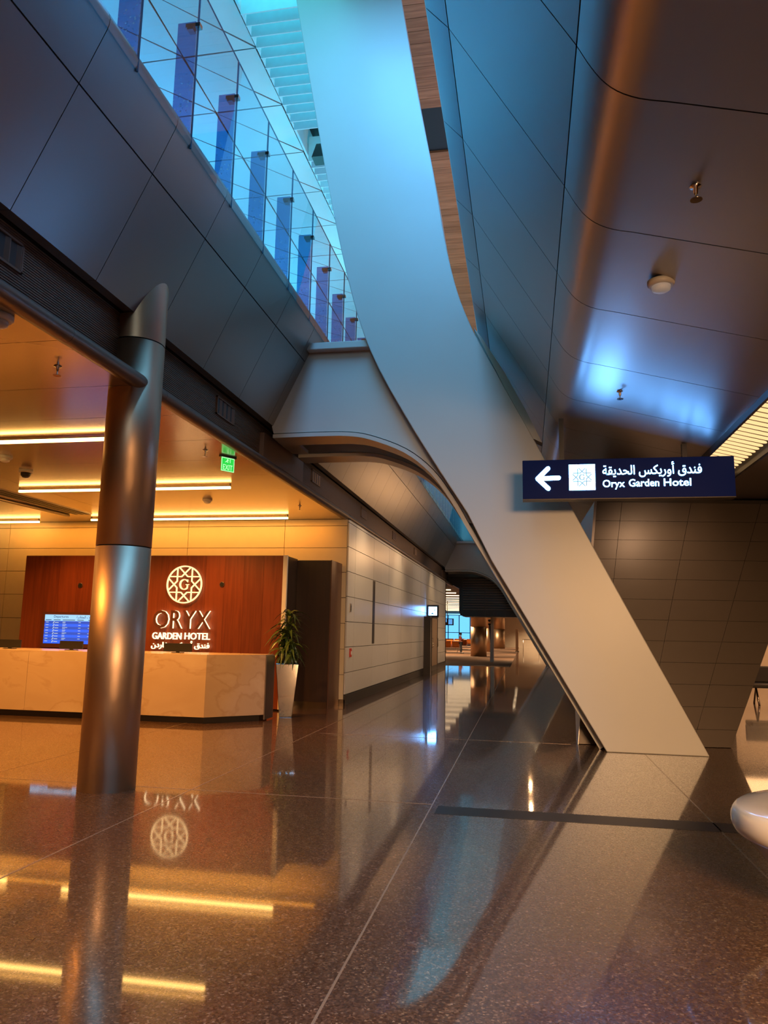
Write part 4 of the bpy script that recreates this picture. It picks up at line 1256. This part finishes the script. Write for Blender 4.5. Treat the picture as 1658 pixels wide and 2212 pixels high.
gang_seat(-7.2, 71.0, 6, PI, 'orange gang seats in the row before the last')
gang_seat(-7.6, 79.0, 7, PI, 'farthest row of orange gang seats under the blue window')

# standing person
def skin_fig(name, joints, bones, radii, mat, parent, sub=1):
    me = bpy.data.meshes.new(name)
    names = list(joints)
    me.from_pydata([joints[n] for n in names], [(names.index(a), names.index(b)) for a, b in bones], [])
    me.materials.append(M[mat])
    o = put(name, me, parent)
    o.modifiers.new('skin', 'SKIN')
    sv = me.skin_vertices[0].data if me.skin_vertices else None
    if sv is None:
        bm = bmesh.new()
        bm.from_mesh(me)
        bm.verts.layers.skin.verify()
        bm.to_mesh(me)
        bm.free()
        sv = me.skin_vertices[0].data
    for i, n in enumerate(names):
        r = radii[n]
        sv[i].radius = r if isinstance(r, tuple) else (r, r)
        sv[i].use_root = (i == 0)
    s = o.modifiers.new('sub', 'SUBSURF')
    s.levels = sub
    s.render_levels = sub
    return o
t = empty('person', (-4.72, 56.2, 0), 'person standing with folded arms in maroon top and dark trousers', 'person')
J = {'pelvis': (0, 0, 0.80), 'waist': (-0.01, 0, 0.95), 'chest': (-0.03, 0.0, 1.12), 'neck': (-0.02, 0, 1.26), 'head0': (0.0, 0, 1.33), 'head1': (0.01, 0, 1.41), 'head2': (0.0, 0, 1.47),
     'hipL': (0.0, -0.075, 0.76), 'kneeL': (0.04, -0.08, 0.42), 'ankL': (0.05, -0.08, 0.07), 'toeL': (0.18, -0.09, 0.03),
     'hipR': (0.0, 0.075, 0.76), 'kneeR': (0.02, 0.08, 0.42), 'ankR': (-0.02, 0.08, 0.07), 'toeR': (0.11, 0.09, 0.03),
     'shL': (-0.03, -0.16, 1.20), 'elL': (0.03, -0.19, 0.98), 'wrL': (0.17, -0.06, 1.02), 'haL': (0.18, 0.02, 1.03),
     'shR': (-0.03, 0.16, 1.20), 'elR': (0.03, 0.19, 0.98), 'wrR': (0.18, 0.06, 1.05), 'haR': (0.19, -0.02, 1.06)}
B = [('pelvis', 'waist'), ('waist', 'chest'), ('chest', 'neck'), ('neck', 'head0'), ('head0', 'head1'), ('head1', 'head2')]
for s in 'LR':
    B += [('pelvis', 'hip' + s), ('hip' + s, 'knee' + s), ('knee' + s, 'ank' + s), ('ank' + s, 'toe' + s), ('chest', 'sh' + s), ('sh' + s, 'el' + s), ('el' + s, 'wr' + s), ('wr' + s, 'ha' + s)]
Rr = {'pelvis': 0.11, 'waist': 0.11, 'chest': 0.125, 'neck': 0.05, 'head0': 0.06, 'head1': 0.085, 'head2': 0.06}
for s in 'LR':
    Rr.update({'hip' + s: 0.08, 'knee' + s: 0.058, 'ank' + s: 0.04, 'toe' + s: 0.035, 'sh' + s: 0.06, 'el' + s: 0.042, 'wr' + s: 0.03, 'ha' + s: 0.035})
skin_fig('body', J, B, Rr, 'skin', t)
sj = {n: J[n] for n in ('waist', 'chest', 'neck', 'shL', 'elL', 'wrL', 'shR', 'elR', 'wrR')}
sj['neck'] = (-0.025, 0, 1.225)
sj['pelvis'] = (0, 0, 0.83)
skin_fig('shirt', sj, [('chest', 'waist'), ('waist', 'pelvis'), ('chest', 'neck'), ('chest', 'shL'), ('shL', 'elL'), ('elL', 'wrL'), ('chest', 'shR'), ('shR', 'elR'), ('elR', 'wrR')],
         {n: (Rr[n] if not isinstance(Rr[n], tuple) else 0.1) * 1.08 + 0.008 for n in sj}, 'shirt', t)
tj = {n: J[n] for n in ('pelvis', 'hipL', 'kneeL', 'ankL', 'hipR', 'kneeR', 'ankR')}
skin_fig('trousers', tj, [('pelvis', 'hipL'), ('hipL', 'kneeL'), ('kneeL', 'ankL'), ('pelvis', 'hipR'), ('hipR', 'kneeR'), ('kneeR', 'ankR')],
         {n: Rr[n] * 1.08 + 0.012 for n in tj}, 'trouser', t)
for s, d in (('L', -0.085), ('R', 0.085)):
    a = J['ank' + s]
    MB().box(a[0] - 0.06, a[0] + 0.19, a[1] - 0.05, a[1] + 0.05, 0.0, 0.075).build('shoe', 'black', t, bevel=0.025)
MB().lathe([(0.001, 1.505), (0.055, 1.50), (0.085, 1.47), (0.097, 1.43), (0.094, 1.39), (0.08, 1.36)][::-1], 16, (-0.015, 0)).build('hair', 'hair', t)
MB().lathe([(0.165, 1.085), (0.167, 1.10), (0.165, 1.115)], 20, (-0.015, 0), 0.85, 0.95).build('shirt_stripe', 'band', t)

# railing at the far end of the concourse
t = empty('railing', (1.0, 70, 0), 'slim metal railing across the far concourse', 'railing')
MB().tube([(-1.3, 0, 1.0), (1.6, 0, 1.0)], 0.03, 8).build('top_rail', 'alu', t)
for x in (-1.25, 0.15, 1.5):
    MB().tube([(x, 0, 0), (x, 0, 1.0)], 0.03, 8).build('post', 'alu', t)
t = empty('steel_totem', (-0.75, 66, 0), 'slim pale metal totem at the right edge of the carpet', 'post')
MB().box(-0.12, 0.12, -0.1, 0.1, 0, 1.9).build('blade', 'steel', t, bevel=0.02)
MB().box(-0.16, 0.16, -0.14, 0.14, 0, 0.04).build('base', 'darkmetal', t)
tag(MB().box(-2.76, -2.7, 83.9, 84.4, 0, 4.25).build('trim_5', 'darkmetal'), 'dark vertical trim at the end wall', kind='structure')

# side hall seen past the pier
def side_bench(x, y, label):
    t = empty('side_hall_seat', (x, y, 0), label, 'seating', 'seats in the side hall')
    MB().box(-0.9, 0.9, -0.3, 0.3, 0.38, 0.48).build('seat', 'darkmetal', t, bevel=0.03)
    MB().box(-0.9, 0.9, 0.24, 0.32, 0.48, 0.86).build('backrest', 'darkmetal', t, bevel=0.03)
    for s in (-0.7, 0.7):
        MB().tube([(s, -0.2, 0), (s, 0, 0.36), (s, 0.2, 0)], 0.025, 8).build('leg', 'chrome', t)
side_bench(5.9, 19.0, 'dark seat at the right edge, nearer of two in the bright side hall')
side_bench(7.6, 22.5, 'dark seat at the right edge, farther of two in the bright side hall')

# small floodlight beyond the skylight
t = empty('floodlight', (-4.35, 14.75, 12.0), 'small black floodlight on a rod beside the skylight baffles', 'lamp')
MB().tube([(0, 0, 0.1), (-0.15, 0.35, 1.22)], 0.035, 8).build('rod', 'alu', t)
MB().hull8([(-0.12, -0.1, 0.2), (0.12, -0.1, 0.2), (0.12, 0.1, 0.2), (-0.12, 0.1, 0.2)], [(-0.2, -0.16, -0.15), (0.2, -0.16, -0.15), (0.2, 0.16, -0.15), (-0.2, 0.16, -0.15)]).build('head', 'black', t)
